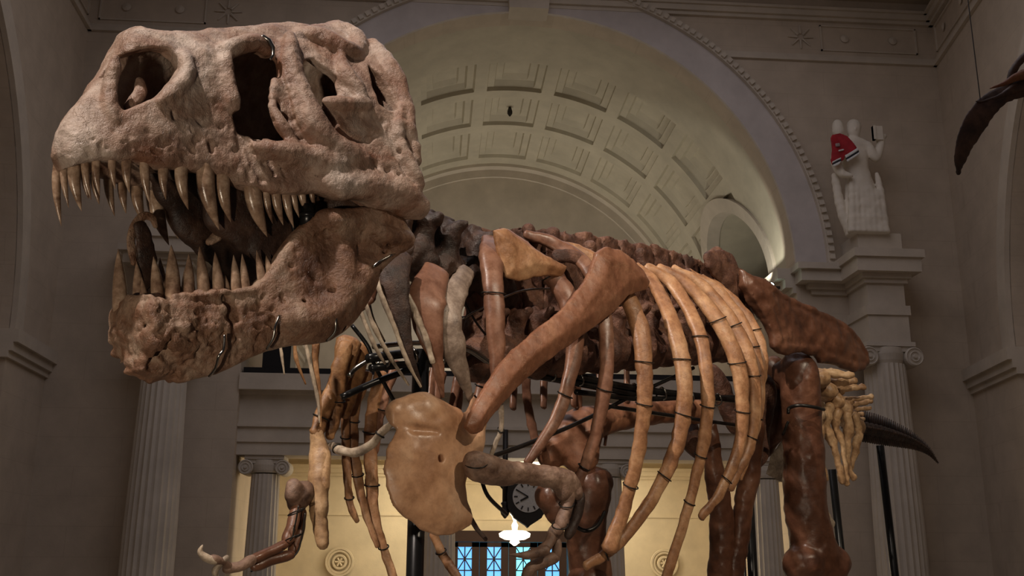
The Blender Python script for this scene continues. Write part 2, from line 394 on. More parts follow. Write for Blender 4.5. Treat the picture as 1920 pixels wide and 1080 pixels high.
def arc_band(cx,cz,R0,R1,y0,y1,a0=0,a1=180,n=72):
    b=MB(); v=[]
    for i in range(n+1):
        a=math.radians(a0+(a1-a0)*i/n)
        for R,y in((R0,y0),(R1,y0),(R1,y1),(R0,y1)): v.append((cx+R*math.cos(a),y,cz+R*math.sin(a)))
    f=[(4*i+j,4*i+(j+1)%4,4*i+4+(j+1)%4,4*i+4+j) for i in range(n) for j in range(4)]
    f+=[(0,1,2,3),(4*n+3,4*n+2,4*n+1,4*n)]
    return b.add(v,f)
structure(MB().box(-20,26,-14,46,-.3,0).build('floor',M['floor']))
structure(arch_panel(WL-.5,WR+.5,0,ZT,X0,SPR,RA,YW,YW+.7).build('wall_end',M['plaster']))
structure(arc_band(X0,SPR,RA,RA+.86,YW-.10,YW+.02).build('trim_1',M['cool']))
b=arc_band(X0,SPR,RA+.86,RA+1.06,YW-.24,YW+.02)
for i in range(118):
    a=math.radians(i*180/117); r=RA+.96; c=(X0+r*math.cos(a),YW-.27,SPR+r*math.sin(a))
    b.obox(c,(math.cos(a),0,math.sin(a)),(0,1,0),(-math.sin(a),0,math.cos(a)),.07,.05,.06)
structure(b.build('trim_2',M['plaster_plain']))
k=MB(); k.add([(X0-.56,YW-.4,SPR+RA-.05),(X0+.56,YW-.4,SPR+RA-.05),(X0+.66,YW-.4,SPR+RA+1.3),(X0-.66,YW-.4,SPR+RA+1.3),
               (X0-.56,YW+.3,SPR+RA-.05),(X0+.56,YW+.3,SPR+RA-.05),(X0+.66,YW+.3,SPR+RA+1.3),(X0-.66,YW+.3,SPR+RA+1.3)],[(0,1,2,3),(7,6,5,4),(4,5,1,0),(5,6,2,1),(7,4,0,3),(3,2,6,7)])
structure(k.build('trim_3',M['plaster_plain']))
# frieze above the arch, end wall and side walls
def frieze(frame,length,name,skip=None):
    """frame(u,out,z) -> point; u runs along the wall"""
    b=MB()
    def bar(u0,u1,o,z0,z1):
        v=[frame(u,oo,z) for u in(u0,u1) for oo in(-.05,o) for z in(z0,z1)]
        b.add(v,[(0,1,3,2),(4,6,7,5),(0,4,5,1),(2,3,7,6),(0,2,6,4),(1,5,7,3)])
    def run(o,z0,z1,u0=0,u1=length):
        if skip and z0<skip[2]:
            if u0<skip[0]: bar(u0,min(u1,skip[0]),o,z0,z1)
            if u1>skip[1]: bar(max(u0,skip[1]),u1,o,z0,z1)
        else: bar(u0,u1,o,z0,z1)
    run(.10,16.16,16.26); run(.05,16.26,16.38); run(.12,17.45,17.55); run(.22,17.55,17.72); run(.30,17.72,17.8)
    u=.25
    while u<length-.8:
        w=2.9 if int(u*10)%2==0 else 2.9
        e=min(u+w,length-.25)
        if not(skip and e>skip[0]+.2 and u<skip[1]-.2):
            for (a,c,z0,z1) in((u,e,16.52,16.56),(u,e,17.3,17.34),(u,u+.04,16.52,17.34),(e-.04,e,16.52,17.34)): bar(a,c,.05,z0,z1)
            for q in (.25,.75):
                cu=u+(e-u)*q; n=14
                v=[frame(cu+.12*math.cos(2*math.pi*i/n),.05,16.93+.12*math.sin(2*math.pi*i/n)) for i in range(n)]+[frame(cu,.09,16.93)]
                b.add(v,[(i,(i+1)%n,n) for i in range(n)])
        s=e+.15
        for q in range(8):
            a=q*math.pi/4; c0=frame(s+.45,.04,16.93); 
            p0=np.array(frame(s+.45+.1*math.cos(a),.04,16.93+.1*math.sin(a)));p1=np.array(frame(s+.45+.38*math.cos(a),.04,16.93+.38*math.sin(a)))
            if s+.95<length and not(skip and s+1>skip[0] and s<skip[1]): b.tube([p0,p1],[.035,.015],5)
        u=e+1.2
    return structure(b.build(name,M['plaster_plain']))
frieze(lambda u,o,z:(WL+u,YW-o,z),WR-WL,'trim_4',skip=(X0-5.6-WL,X0+5.6-WL,17.3))
dR=np.array([math.sin(math.radians(9.5)),math.cos(math.radians(9.5))]); dL=np.array([-math.sin(math.radians(2.2)),math.cos(math.radians(2.2))])
cR=np.array([WR,YW]); cL=np.array([WL,YW]); LEN=30
def wallframe(c,d,nrm): return lambda u,o,z:(c[0]-d[0]*u+nrm[0]*o,c[1]-d[1]*u+nrm[1]*o,z)
fR=wallframe(cR,dR,(-dR[1],dR[0])); fL=wallframe(cL,dL,(dL[1],-dL[0]))
frieze(fR,LEN,'trim_5'); frieze(fL,LEN,'trim_6')
def side_wall(fr,name,tname,u0):
    """arcaded side wall: opening from u0 to u0+6.4 with a round head, cornice at the spring"""
    b=MB(); R=8.0; cz=7.15; cu=u0+R; n=48
    def q4(a,bb,c,d): b.add([a,bb,c,d],[(0,1,2,3)])
    for (x0,x1) in ((-.3,u0),(u0+2*R,LEN)):
        for o0,o1 in ((0,0),):
            q4(fr(x0,0,0),fr(x1,0,0),fr(x1,0,ZT),fr(x0,0,ZT))
        for x in(x0,x1): q4(fr(x,0,0),fr(x,-1.2,0),fr(x,-1.2,ZT),fr(x,0,ZT))
    for i in range(n):
        a0,a1=math.pi*i/n,math.pi*(i+1)/n
        p=[(cu-R*math.cos(a),cz+R*math.sin(a)) for a in(a0,a1)]
        q4(fr(p[0][0],0,p[0][1]),fr(p[1][0],0,p[1][1]),fr(p[1][0],0,ZT),fr(p[0][0],0,ZT))
        q4(fr(p[0][0],0,p[0][1]),fr(p[1][0],0,p[1][1]),fr(p[1][0],-1.2,p[1][1]),fr(p[0][0],-1.2,p[0][1]))
    q4(fr(-.3,-1.3,0),fr(LEN,-1.3,0),fr(LEN,-1.3,ZT),fr(-.3,-1.3,ZT))
    structure(b.build(name,M['plaster']))
    t=MB()
    for (x0,x1) in((.0,u0+.12),(u0+2*R-.12,u0+2*R+2.2)):
        for (o,z0,z1) in((.08,6.5,6.65),(.16,6.65,6.85),(.26,6.85,7.15)):
            v=[fr(u,oo,z) for u in(x0,x1) for oo in(-1.2,o) for z in(z0,z1)]
            t.add(v,[(0,1,3,2),(4,6,7,5),(0,4,5,1),(2,3,7,6),(0,2,6,4),(1,5,7,3)])
    for i in range(n):
        a0,a1=math.pi*i/n,math.pi*(i+1)/n
        v=[fr(cu-r*math.cos(a),o,cz+r*math.sin(a)) for a in(a0,a1) for r in(R,R+.5) for o in(-.02,.12)]
        t.add(v,[(0,1,3,2),(4,6,7,5),(0,4,5,1),(2,3,7,6),(1,5,7,3)])
    structure(t.build(tname,M['plaster_plain']))
side_wall(fR,'wall_right','trim_7',3.1)
side_wall(fL,'wall_left','trim_8',2.7)
structure(MB().box(-22,26,-14,YW+.5,ZT,ZT+.3).build('ceiling',M['plaster']))
# vaulted recess beyond the great arch
YB=38.0; Y1=YW+.7
def vault_mesh():
    ys=[Y1,27.5,28.3]+[]; 
    rows=[(29.0,31.0),(31.55,33.8),(34.4,36.9)]
    def cuts(a,b): return [a-.01,a,a+.04,a+.3,a+.34,a+.62,a+.66,b-.66,b-.62,b-.34,b-.3,b-.04,b,b+.01]
    Ys=[Y1,27.4,28.2]
    for r in rows: Ys+=cuts(*r)
    Ys+=[37.3,YB]
    cell=17.6; hw=math.degrees(.92/RA); cent=[90+cell*k for k in range(-4,5)]
    As=[0,4,8]
    for c in cent:
        a,b=c-hw,c+hw; f=math.degrees(1/RA)
        As+=[a-.1,a,a+.04*f,a+.25*f,a+.29*f,a+.5*f,a+.54*f,b-.54*f,b-.5*f,b-.29*f,b-.25*f,b-.04*f,b,b+.1]
    As+=[172,176,180]; As=sorted(As)
    def fine(L,st):
        o=[L[0]]
        for q in L[1:]:
            n=max(1,int(math.ceil((q-o[-1])/st-1e-6))); p=o[-1]
            for i in range(1,n+1): o.append(p+(q-p)*i/n)
        return o
    Ys=fine(Ys,.28); As=fine(As,1.6)
    def depth(y,a):
        for r in rows:
            if r[0]<=y<=r[1]:
                for c in cent:
                    if abs(a-c)<=hw+1e-6:
                        e=min(y-r[0],r[1]-y,(hw-abs(a-c))*RA*math.pi/180)
                        return .0 if e<.02 else .13 if e<.27 else .26 if e<.52 else .34
        return 0
    # side opening on the right: barrel across at Yc
    def hole(y,a,R):
        if a>75: return False
        z=SPR+R*math.sin(math.radians(a)); return (y-CY)**2+(z-SPR)**2<CRr**2
    b=MB(); idx={}
    for i,y in enumerate(Ys):
        for j,a in enumerate(As):
            R=RA+depth(y,a); r=math.radians(a); idx[i,j]=len(b.v); b.v.append((X0+R*math.cos(r),y,SPR+R*math.sin(r)))
    for i in range(len(Ys)-1):
        for j in range(len(As)-1):
            ym=(Ys[i]+Ys[i+1])/2; am=(As[j]+As[j+1])/2
            if hole(ym,am,RA) or hole(ym,180-am,RA): continue
            b.f.append((idx[i,j],idx[i+1,j],idx[i+1,j+1],idx[i,j+1]))
    return b
CY=30.95; CRr=3.1
structure(vault_mesh().build('ceiling_1',M['vault']))
def cross(sgn,name,name2):
    # cross barrel through the side of the vault, its band and end wall
    b=MB(); n=40; v=[];xs=lambda z:X0+sgn*math.sqrt(max(.01,(RA+.02)**2-(z-SPR)**2))
    t=MB(); band=[]
    for i in range(n+1):
        a=math.pi*i/n; y=CY-CRr*math.cos(a); z=SPR+CRr*math.sin(a)
        v+=[(xs(z)-sgn*.0,y,z),(X0+sgn*11.5,y,z)]
    b.add(v,[(2*i,2*i+1,2*i+3,2*i+2) for i in range(n)])
    m=len(b.v); ring=[(X0+sgn*11.5,CY-CRr*math.cos(math.pi*i/n),SPR+CRr*math.sin(math.pi*i/n)) for i in range(n+1)]
    b.add(ring+[(X0+sgn*11.5,CY,SPR)],[(i,i+1,n+1) for i in range(n)])
    structure(b.build(name,M['vault']))
    for i in range(n):
        vv=[]
        for a in(math.pi*i/n,math.pi*(i+1)/n):
            for rr in(CRr-.02,CRr+.42):
                y=CY-rr*math.cos(a); z=SPR+rr*math.sin(a); x=xs(z)
                vv+=[(x-sgn*.12,y,z),(x+sgn*.3,y,z)]
        t.add(vv,[(0,1,3,2),(4,6,7,5),(0,4,5,1),(2,3,7,6),(0,2,6,4),(1,5,7,3)])
    for r0,r1,dx in ((1.55,1.75,.1),(.75,.9,.15)):
        for i in range(n):
            vv=[]
            for a in(math.pi*i/n,math.pi*(i+1)/n):
                for rr in(r0,r1):
                    y=CY-rr*math.cos(a); z=SPR+rr*math.sin(a); vv+=[(X0+sgn*(11.5-dx),y,z),(X0+sgn*11.5,y,z)]
            t.add(vv,[(0,1,3,2),(4,6,7,5),(0,4,5,1),(2,3,7,6),(0,2,6,4),(1,5,7,3)])
    structure(t.build(name2,M['plaster_plain']))
cross(1,'wall_bay_right','trim_9'); cross(-1,'wall_bay_left','trim_10')
b=MB(); n=64
b.add([(X0+(RA+.3)*math.cos(math.pi*i/n),YB,SPR+(RA+.3)*math.sin(math.pi*i/n)) for i in range(n+1)]+[(X0,YB,SPR)],[(i,i+1,n+1) for i in range(n)])
b.box(XL-.3,XR+.3,YB,YB+.2,0,SPR)
structure(b.build('wall_back',M['plaster_plain']))
structure(arc_band(X0,SPR,RA-.42,RA+.05,YB-.12,YB).build('trim_11',M['plaster_plain']))
structure(arc_band(X0,SPR,RA-.12,RA+.05,YB-.5,YB-.1).build('trim_12',M['plaster_plain']))
for nm,x0,x1 in(('wall_recess_left',XL-.3,XL),('wall_recess_right',XR,XR+.3)):
    structure(MB().box(x0,x1,Y1,YB,0,SPR-.02).build(nm,M['plaster']))
def cornice(segs,z0,name,sc=1.0):
    """segs: (x0,x1,y0,y1) solids with stepped growing projection"""
    b=MB()
    for (x0,x1,y0,y1) in segs:
        for (o,a,c) in((.08,0,.14),(.2,.14,.3),(.5,.3,.62),(.62,.62,.8)):
            b.box(x0-o*sc,x1+o*sc,y0-o*sc,y1,z0+a*sc,z0+c*sc)
    return structure(b.build(name,M['plaster_plain']))
cornice([(XL-2.6,XL-.0,YW-.02,YW+.1),(XR+.45,XR+1.3,YW-.02,YW+.1)],9.15,'trim_13',.95)
b=MB()
for sx in(1,-1):
    x=XR if sx>0 else XL
    for (o,a,c) in((.1,9.2,9.35),(.3,9.35,9.6),(.5,9.6,9.9)):
        b.box(min(x,x-sx*o),max(x,x-sx*o),YW+.02,YB-.1,a,c)
structure(b.build('trim_14',M['plaster_plain']))
# engaged great columns with their entablature blocks
def great_column(x,label):
    yc=YW-.75; t=thing('fluted_column',(x,yc,0),label,'column')
    MB().lathe(x,yc,[(.62,.9),(.62,1.3),(.61,3),(.57,5),(.52,7.08)],96,(.06,24)).build('shaft',M['column'],t,False)
    MB().lathe(x,yc,[(.9,.0),(.9,.35),(.82,.4),(.86,.5),(.86,.62),(.72,.7),(.75,.8),(.68,.9)],48).build('base',M['column'],t,False)
    volutes(x,yc,7.08,.47,t)
    return t
def volutes(x,yc,z,r,t):
    b=MB(); s=r/.565
    b.box(x-.78*s,x+.78*s,yc-.62*s,yc+.6*s,z+.52*s,z+.66*s)
    b.lathe(x,yc,[(.58*s,z),(.62*s,z+.1*s),(.66*s,z+.3*s),(.66*s,z+.5*s)],40)
    b.box(x-.75*s,x+.75*s,yc-.56*s,yc+.5*s,z+.36*s,z+.52*s)
    b.build('capital',M['column'],t)
    for sx in(-1,1):
        v=MB(); cx=x+sx*.72*s; cz=z+.2*s
        v2=[];nn=28
        for yy,rr in((yc-.6*s,.30),(yc-.64*s,.26),(yc-.60*s,.24),(yc-.60*s,.17),(yc-.65*s,.15),(yc-.61*s,.12),(yc-.61*s,.07),(yc-.68*s,.05)):
            v2.append((yy,rr*s))
        ringv=[];rings=[(yc+.5*s,.30*s)]+v2
        for yy,rr in rings:
            for kq in range(nn):
                a=2*math.pi*kq/nn; ringv.append((cx+rr*math.cos(a),yy,cz+rr*math.sin(a)))
        f=[(i*nn+kq,i*nn+(kq+1)%nn,(i+1)*nn+(kq+1)%nn,(i+1)*nn+kq) for i in range(len(rings)-1) for kq in range(nn)]
        f.append(tuple(range((len(rings)-1)*nn,len(rings)*nn))); f.append(tuple(range(nn))[::-1])
        v.add(ringv,f); v.build('volute',M['column'],t)
great_column(11.70,'great fluted column with scrolled capital under the statue')
great_column(-6.62,'great fluted column below the dinosaur\'s lower jaw')
for i,x in enumerate((11.70,-6.62)):
    b=MB(); y0=YW-1.25; e=.18
    b.box(x-.54,x+.54,y0,YW,7.44+e,8.15+e); b.box(x-.59,x+.59,y0-.05,YW,8.15+e,8.4+e); b.box(x-.50,x+.50,y0+.02,YW,8.4+e,9.0+e)
    for (o,a,c) in((.06,9.0,9.12),(.14,9.12,9.25),(.34,9.25,9.62),(.42,9.62,9.84)): b.box(x-.52-o,x+.52+o,y0-o,YW,a+e,c+e)
    b.box(x-.60,x+.60,y0+.1,YW,9.84+e,10.42+e)
    structure(b.build('trim_%d'%(15+i),M['plaster_plain']))
# lower screen of columns: entablature, columns, rail
b=MB(); y0=YW+.25
for (o,a,c) in((0,4.68,5.0),(.05,5.0,5.38),(.12,5.38,5.46),(0,5.46,6.2),(.1,6.2,6.3),(.32,6.3,6.72)): b.box(XL,XR,y0-o,y0+1.0,a,c)
structure(b.build('trim_17',M['plaster_plain']))
tag(MB().box(XL+.05,XR-.05,y0-.1,y0+.3,6.74,6.9).build('black_rail',M['black']),'long black rail along the balcony ledge behind the ribs','rail')
for x,l in((-4.24,'ionic column behind the raised right claw, leftmost of the screen'),(.24,'ionic column behind the black steel post'),(4.6,'ionic column behind the right shin bones'),(8.8,'ionic column behind the near thigh bone, far right of the screen')):
    t=thing('ionic_column',(x,y0+.45,0),l,'column'); yc=y0+.45
    MB().lathe(x,yc,[(.42,.5),(.41,1.5),(.36,4.22)],80,(.06,20)).build('shaft',M['column'],t)
    MB().lathe(x,yc,[(.56,0),(.56,.2),(.5,.25),(.52,.4),(.44,.5)],40).build('base',M['column'],t)
    volutes(x,yc,4.25,.36,t)
# ground floor passage behind the screen
b=MB(); b.box(XL,-.0,34,34.3,0,5.4); b.box(4.95,XR,34,34.3,0,5.4); b.box(-.3,0,34,37.5,0,5.4); b.box(4.95,5.25,34,37.5,0,5.4)
b.box(-.0,4.95,37.2,37.5,3.12,5.4)
structure(b.build('wall_passage',M['warmwall']))
structure(MB().box(XL,XR,y0+1.0,37.5,5.35,5.6).build('ceiling_2',M['warmwall']))
b=MB()
for (x0,x1,y) in((XL,0,34),(4.95,XR,34),(0,4.95,37.2)):
    for (o,a,c) in((.1,4.75,4.85),(.22,4.85,5.0),(.3,5.0,5.1),(.04,3.5,3.56)): b.box(x0,x1,y-o,y,a,c)
structure(b.build('trim_18',M['warmwall']))
for cx,l in((-2.88,'round plaster rosette below the far shoulder blade'),(7.67,'round plaster rosette between the long ribs and far shin')):
    b=MB(); n=40
    for rr,dd in((.42,.05),(.34,.03),(.2,.07)):
        v=[];
        for q in((rr-.04,0),(rr-.03,dd),(rr+.03,dd),(rr+.04,0)):
            for i in range(n): a=2*math.pi*i/n; v.append((cx+q[0]*math.cos(a),33.93-q[1]*.8,2.04+q[0]*math.sin(a)))
        b.add(v,[(j*n+i,j*n+(i+1)%n,(j+1)*n+(i+1)%n,(j+1)*n+i) for j in range(3) for i in range(n)])
    for i in range(6):
        a=i*math.pi/3; b.tube([(cx,33.91,2.04),(cx+.14*math.cos(a),33.91,2.04+.14*math.sin(a))],[.03,.04],6)
    tag(b.build('rosette',M['warmwall']),l,'wall ornament')
# doors with glazed upper panels, blue evening daylight behind them
M['pane']=plain('daylit_blue_glass',(.2,.5,.7,1),.1,emit=(.10,.42,.95,1),estr=1.1)
M['panebright']=plain('brighter_daylit_glass',(.2,.6,.7,1),.1,emit=(.16,.72,1.0,1),estr=1.7)
dx=(4.86-.72)/4
for i in range(4):
    d=thing('door_%d'%(i+1),(.72+dx*(i+.5),37.0,0),None,None); d['kind']='structure'
    x0=.72+dx*i; x1=x0+dx-.02; b=MB(); y=37.0
    b.box(x0,x0+.26,y,y+.1,0,2.72); b.box(x1-.26,x1,y,y+.1,0,2.72); b.box(x0,x1,y,y+.1,2.56,2.72); b.box(x0,x1,y,y+.1,0,.9)
    b.build('door_frame',M['darkwood'],d)
    g=MB().box(x0+.26,x1-.26,y+.05,y+.07,.9,2.56).build('pane',M['panebright'] if i==2 else M['pane'],d)
    mm=MB(); xa,xb=x0+.26,x1-.26; cz=2.15; cx=(xa+xb)/2
    for (p,q) in (((xa,1.76),(xb,2.54)),((xb,1.76),(xa,2.54)),((cx,.9),(cx,2.56)),((xa,cz),(xb,cz)),((xa,1.76),(xb,1.76))):
        mm.tube([(p[0],y+.02,p[1]),(q[0],y+.02,q[1])],.022,6)
    mm.build('muntin',M['darkwood'],d)
structure(MB().box(.0,4.95,36.95,37.2,2.74,3.12).box(.0,.7,36.95,37.2,0,2.74).build('trim_19',M['darkwood']))
# ---------------------------------------------------------------- the skeleton, its head
def frame3(px,py,d,yaw,pitch,w=0):
    O=P(px,py,d); h=np.array([math.sin(YAW),math.cos(YAW),0]); r=np.array([math.cos(YAW),-math.sin(YAW),0])
    y=math.radians(yaw);p=math.radians(pitch)
    Fh=-h*math.cos(y)-r*math.sin(y); L=r*math.cos(y)-h*math.sin(y); z=np.array([0,0,1.])
    F=Fh*math.cos(p)+z*math.sin(p); U=z*math.cos(p)-Fh*math.sin(p)
    return O-L*w,F,U,L
SK=thing('dinosaur_skeleton',(1.0,6.2,0),'huge mounted dinosaur skeleton with gaping toothed jaws on a black steel frame','skeleton')
HF=frame3(118,300,2.85,38,-6)
def K(px,py,w):
    O,F,U,L=HF; q=onplane(px,py,O+L*w,L)-O; return (q@F,q@U,w)
def KW(px,py,w):
    O,F,U,L=HF; return onplane(px,py,O+L*w,L)
def k2(p): return K(*p)[:2]
def mirror_vol(v): return v
def rows(A): return np.array([K(*p) for p in A])
def half_solid(vol,outline,ctrl,th,inner_pull=.0,floor_open=None,hole=None,kedge=.02):
    """shell of a bone that is symmetric about the mid plane"""
    Wf=rbf([(*k2(p),p[2]) for p in ctrl])
    X=vol.ax[0][:,None];Y=vol.ax[1][None,:]; XX,YY=np.broadcast_arrays(X,Y)
    W=Wf(XX,YY).astype(np.float32); W=np.maximum(W,.0)
    gx,gy=np.gradient(W,vol.h); sl=np.sqrt(1+np.minimum(gx**2+gy**2,6))
    po=poly2d(XX,YY,[k2(p) for p in outline]).astype(np.float32)
    return W,sl,po
lo=np.array([-1.26,-.12,-.42]);hi=np.array([.08,.84,.42])
upper_outline=[(108,318,-.03),(95,292,-.035),(97,252,-.035),(114,220,-.035),(139,186,-.035),(160,160,-.045),(182,132,-.06),(196,98,-.065),(212,73,-.05),(245,57,-.02),(275,52,.045),(300,59,.05),(330,60,.05),(370,58,.05),(420,53,.06),(480,46,.065),(540,40,.07),(580,47,.07),(604,42,.06),(628,35,.05),(648,46,.07),(674,62,.12),(700,76,.18),(722,100,.24),(742,130,.28),(758,165,.31),(765,210,.33),(775,255,.34),(782,300,.35),(790,345,.36),(801,380,.36),(792,408,.35),(772,414,.34),(745,396,.34),(715,388,.33),(690,362,.32),(668,358,.31),(640,366,.30),(612,356,.27),(590,360,.25),(560,360,.23),(520,364,.21),(480,355,.19),(450,342,.175),(420,331,.16),(380,322,.15),(340,317,.14),(300,312,.13),(270,303,.12),(240,299,.11),(200,298,.09),(175,303,.07),(150,310,.05),(125,316,.02)]
upper_ctrl=[(96,285,.026),(98,250,.026),(115,220,.026),(140,185,.026),(165,160,.028),(187,130,.03),(200,97,.035),(217,75,.045),(245,58,.045),(275,53,.055),(330,61,.06),(420,55,.07),(540,42,.09),(600,44,.09),(628,36,.07),(674,62,.14),(700,76,.2),(742,130,.29),(765,210,.335),(782,300,.35),(797,385,.365),(772,412,.34),(715,385,.33),(640,363,.305),(590,358,.255),(520,362,.215),(450,340,.18),(380,320,.155),(300,310,.135),(240,297,.115),(200,296,.098),(170,300,.075),(145,308,.065),(118,314,.05),
 (280,215,.13),(225,225,.105),(190,240,.085),(150,255,.068),(118,270,.05),(175,190,.052),(205,140,.062),(400,200,.155),(350,260,.15),(420,280,.17),(300,260,.142),(240,255,.118),(500,310,.205),(560,300,.235),(640,300,.285),(700,300,.325),(750,330,.355),(700,200,.31),(650,200,.285),(690,130,.26),(640,100,.2),(590,150,.24),(545,90,.18),(480,90,.14),(430,120,.15),(380,100,.13),(340,90,.105),(250,78,.075),(213,130,.075)]
HOLES={
'naris':[(232,107,.11),(254,97,.11),(279,88,.12),(302,86,.12),(324,90,.12),(339,104,.13),(342,120,.13),(333,139,.13),(318,158,.13),(302,174,.13),(279,182,.12),(254,191,.11),(234,201,.1),(221,193,.09),(215,167,.08),(219,133,.08),(226,114,.1)],
'antorbital':[(433,111,.15),(450,97,.15),(480,93,.15),(499,110,.16),(512,114,.17),(514,133,.18),(504,139,.18),(505,172,.2),(514,194,.21),(518,217,.21),(533,224,.22),(537,250,.23),(545,268,.24),(520,260,.22),(492,247,.21),(469,236,.2),(453,211,.18),(442,178,.17),(431,144,.16)],
'orbit':[(558,89,.2),(567,125,.22),(585,117,.22),(600,111,.23),(615,128,.24),(633,145,.25),(641,167,.27),(634,180,.27),(602,192,.26),(611,206,.27),(628,222,.28),(631,242,.28),(647,253,.29),(658,261,.3),(667,280,.3),(644,269,.29),(617,246,.28),(600,228,.26),(589,206,.26),(578,178,.25),(567,150,.24),(556,117,.22)],
'temporal':[(709,120,.3),(717,136,.3),(728,158,.31),(740,188,.32),(743,203,.32),(729,203,.32),(719,192,.32),(713,160,.31)],
'rear':[(757,243,.34),(766,236,.34),(778,262,.35),(779,282,.35),(771,278,.35),(760,262,.34)]}
v=Vol(HF[0],(HF[1],HF[2],HF[3]),lo,hi,.0044)
W,sl,po=half_solid(v,upper_outline,upper_ctrl,.05)
XX,YY=np.broadcast_arrays(v.ax[0][:,None],v.ax[1][None,:])
hs=np.full(po.shape,1e3,np.float32)
for nm,pl in HOLES.items():
    hs=np.minimum(hs,poly2d(XX,YY,[k2(p) for p in pl]).astype(np.float32)-(.012 if nm=='antorbital' else 0))
# tooth line heights in (s,t)
hs-=.008
tl=np.array([k2(p) for p in upper_outline[30:]]); tl=tl[np.argsort(tl[:,0])]
base=np.interp(XX[:,0],tl[:,0],tl[:,1]).astype(np.float32)[:,None]
thick=np.where(YY-base<.09,.065,.042).astype(np.float32)
for kz in range(v.n[2]):
    z=abs(v.ax[2][kz]); out=smax((z-W)/sl,po,.028); inn=smax(smax((z-(W-thick*sl))/sl,po+.045,.02),-(YY-base+.0)-.2,.0)
    inn=np.minimum(inn,smax((z-(W-thick*sl))/sl,(YY-base)-.02,.01))
    s_=smax(out,-inn,.012)
    if v.ax[2][kz]>0: s_=smax(s_,np.where(z>W-.16,-hs,-1e3),.010)
    v.d[:,:,kz]=s_
def bar(v,pts,r,k=.02,sub=False,sm=3,sym=True,sq=None):
    q=[K(*p[:3]) for p in pts]; rs=r if hasattr(r,'__len__') else [r]*len(q)
    v.chain(q,rs,k,sub,sq,sm)
    if sym: v.chain([(a,b,-c) for a,b,c in q],rs,k,sub,sq,sm)
# raised structures
bar(v,[(545,70,.17),(548,120,.2),(570,180,.235),(590,230,.26),(625,275,.275),(680,300,.31)],[.024,.026,.026,.03,.034,.03],.035)
bar(v,[(535,135,.2),(548,180,.225),(566,226,.245),(600,268,.27)],[.010,.014,.014,.012],.012)
bar(v,[(515,150,.18),(512,200,.2),(528,235,.22),(545,262,.23)],[.012,.015,.016,.012],.016)
bar(v,[(560,62,.12),(600,68,.16),(640,90,.2),(668,95,.22)],[.02,.028,.03,.02],.02)
bar(v,[(636,48,.10),(668,70,.16),(672,96,.21)],[.02,.03,.024],.02)
bar(v,[(640,110,.22),(650,140,.26),(668,165,.28),(680,200,.3)],[.02,.026,.026,.02],.02)
bar(v,[(610,190,.262),(640,192,.285),(690,196,.31)],[.016,.024,.02],.015)
bar(v,[(700,80,.19),(730,125,.27),(752,170,.305),(765,230,.335),(780,300,.352)],[.02,.022,.022,.02,.018],.02)
bar(v,[(752,200,.33),(748,250,.345),(770,310,.36),(788,345,.37)],[.012,.014,.018,.02],.015)
bar(v,[(745,235,.33),(765,240,.345),(768,255,.35)],[.014,.016,.012],.01)
bar(v,[(600,340,.25),(640,345,.28),(690,345,.305),(740,362,.33),(788,388,.35)],[.018,.024,.026,.03,.028],.05)
bar(v,[(480,275,.205),(540,288,.235),(600,300,.265),(660,315,.3)],[.012,.014,.016,.014],.045)
bar(v,[(216,110,.075),(208,150,.067),(205,190,.075),(212,225,.09)],[.014,.013,.012,.012],.02,sym=False)
bar(v,[(345,100,.12),(352,130,.14),(338,160,.14),(300,190,.135)],[.01,.012,.012,.01],.02)
bar(v,[(420,95,.13),(445,86,.14),(480,80,.15),(505,92,.16)],[.018,.02,.022,.016],.02)
bar(v,[(424,112,.145),(430,160,.16),(440,205,.172)],[.012,.012,.012],.025)
# nasal septum piece glimpsed in the nostril, roof ribs inside
bar(v,[(240,200,.05),(262,178,.05),(262,152,.04)],[.018,.014,.010],.01,sym=False)
# grooves, cracks and foramina
for pts,r in (([(455,235,.18),(462,270,.19),(474,300,.195),(492,335,.2)],.012),([(470,240,.19),(492,275,.2),(518,325,.21)],.011),([(445,215,.175),(450,250,.18),(458,300,.188),(470,335,.192)],.010),([(486,250,.195),(512,290,.21),(535,330,.222)],.007),
              ([(640,278,.29),(665,262,.3),(690,262,.31),(715,245,.325),(722,222,.328)],.006),([(322,210,.14),(325,222,.14)],.009),([(366,262,.155),(372,258,.157)],.009),
              ([(395,270,.16),(398,282,.16)],.009),([(345,290,.15),(349,300,.15)],.008),([(300,272,.14),(318,268,.145)],.007),([(205,60,.012),(240,50,.03)],.003),
              ([(385,82,.12),(420,92,.14),(440,90,.15)],.005),([(730,240,.335),(742,290,.345),(760,330,.355)],.008),([(240,250,.12),(244,282,.118)],.006),([(590,270,.255),(594,282,.26)],.006)):
    q=[K(*p) for p in pts]; q=[(a,b,float(np.clip(c+.0,0,.4))) for a,b,c in q]
    v.chain(q,[r]*len(q),.006,True)
rng=random.Random(4)
for _ in range(170):
    px=rng.uniform(120,770);py=rng.uniform(220,360)
    s_,t_,_w=K(px,py,.2)
    i=int((s_-lo[0])/v.h);j=int((t_-lo[1])/v.h)
    if 0<=i<v.n[0] and 0<=j<v.n[1]:
        ww=float(W[i,j]); r=rng.uniform(.003,.008)
        v.cap((s_,t_,ww),(s_+rng.uniform(-.012,.012),t_+rng.uniform(-.015,.015),ww),r,r*.6,.006,True)
        v.cap((s_,t_,-ww),(s_+.01,t_,-ww),r,r,.006,True)
v.rough([(5,.007),(14,.0045),(34,.0024),(80,.0012)],3)
skull=v.mesh('skull',M['skull'],SK,1)
del v
def depth_(p): return float((np.asarray(p)-CAMP)@CF)
PINV=Matrix.Identity(4)
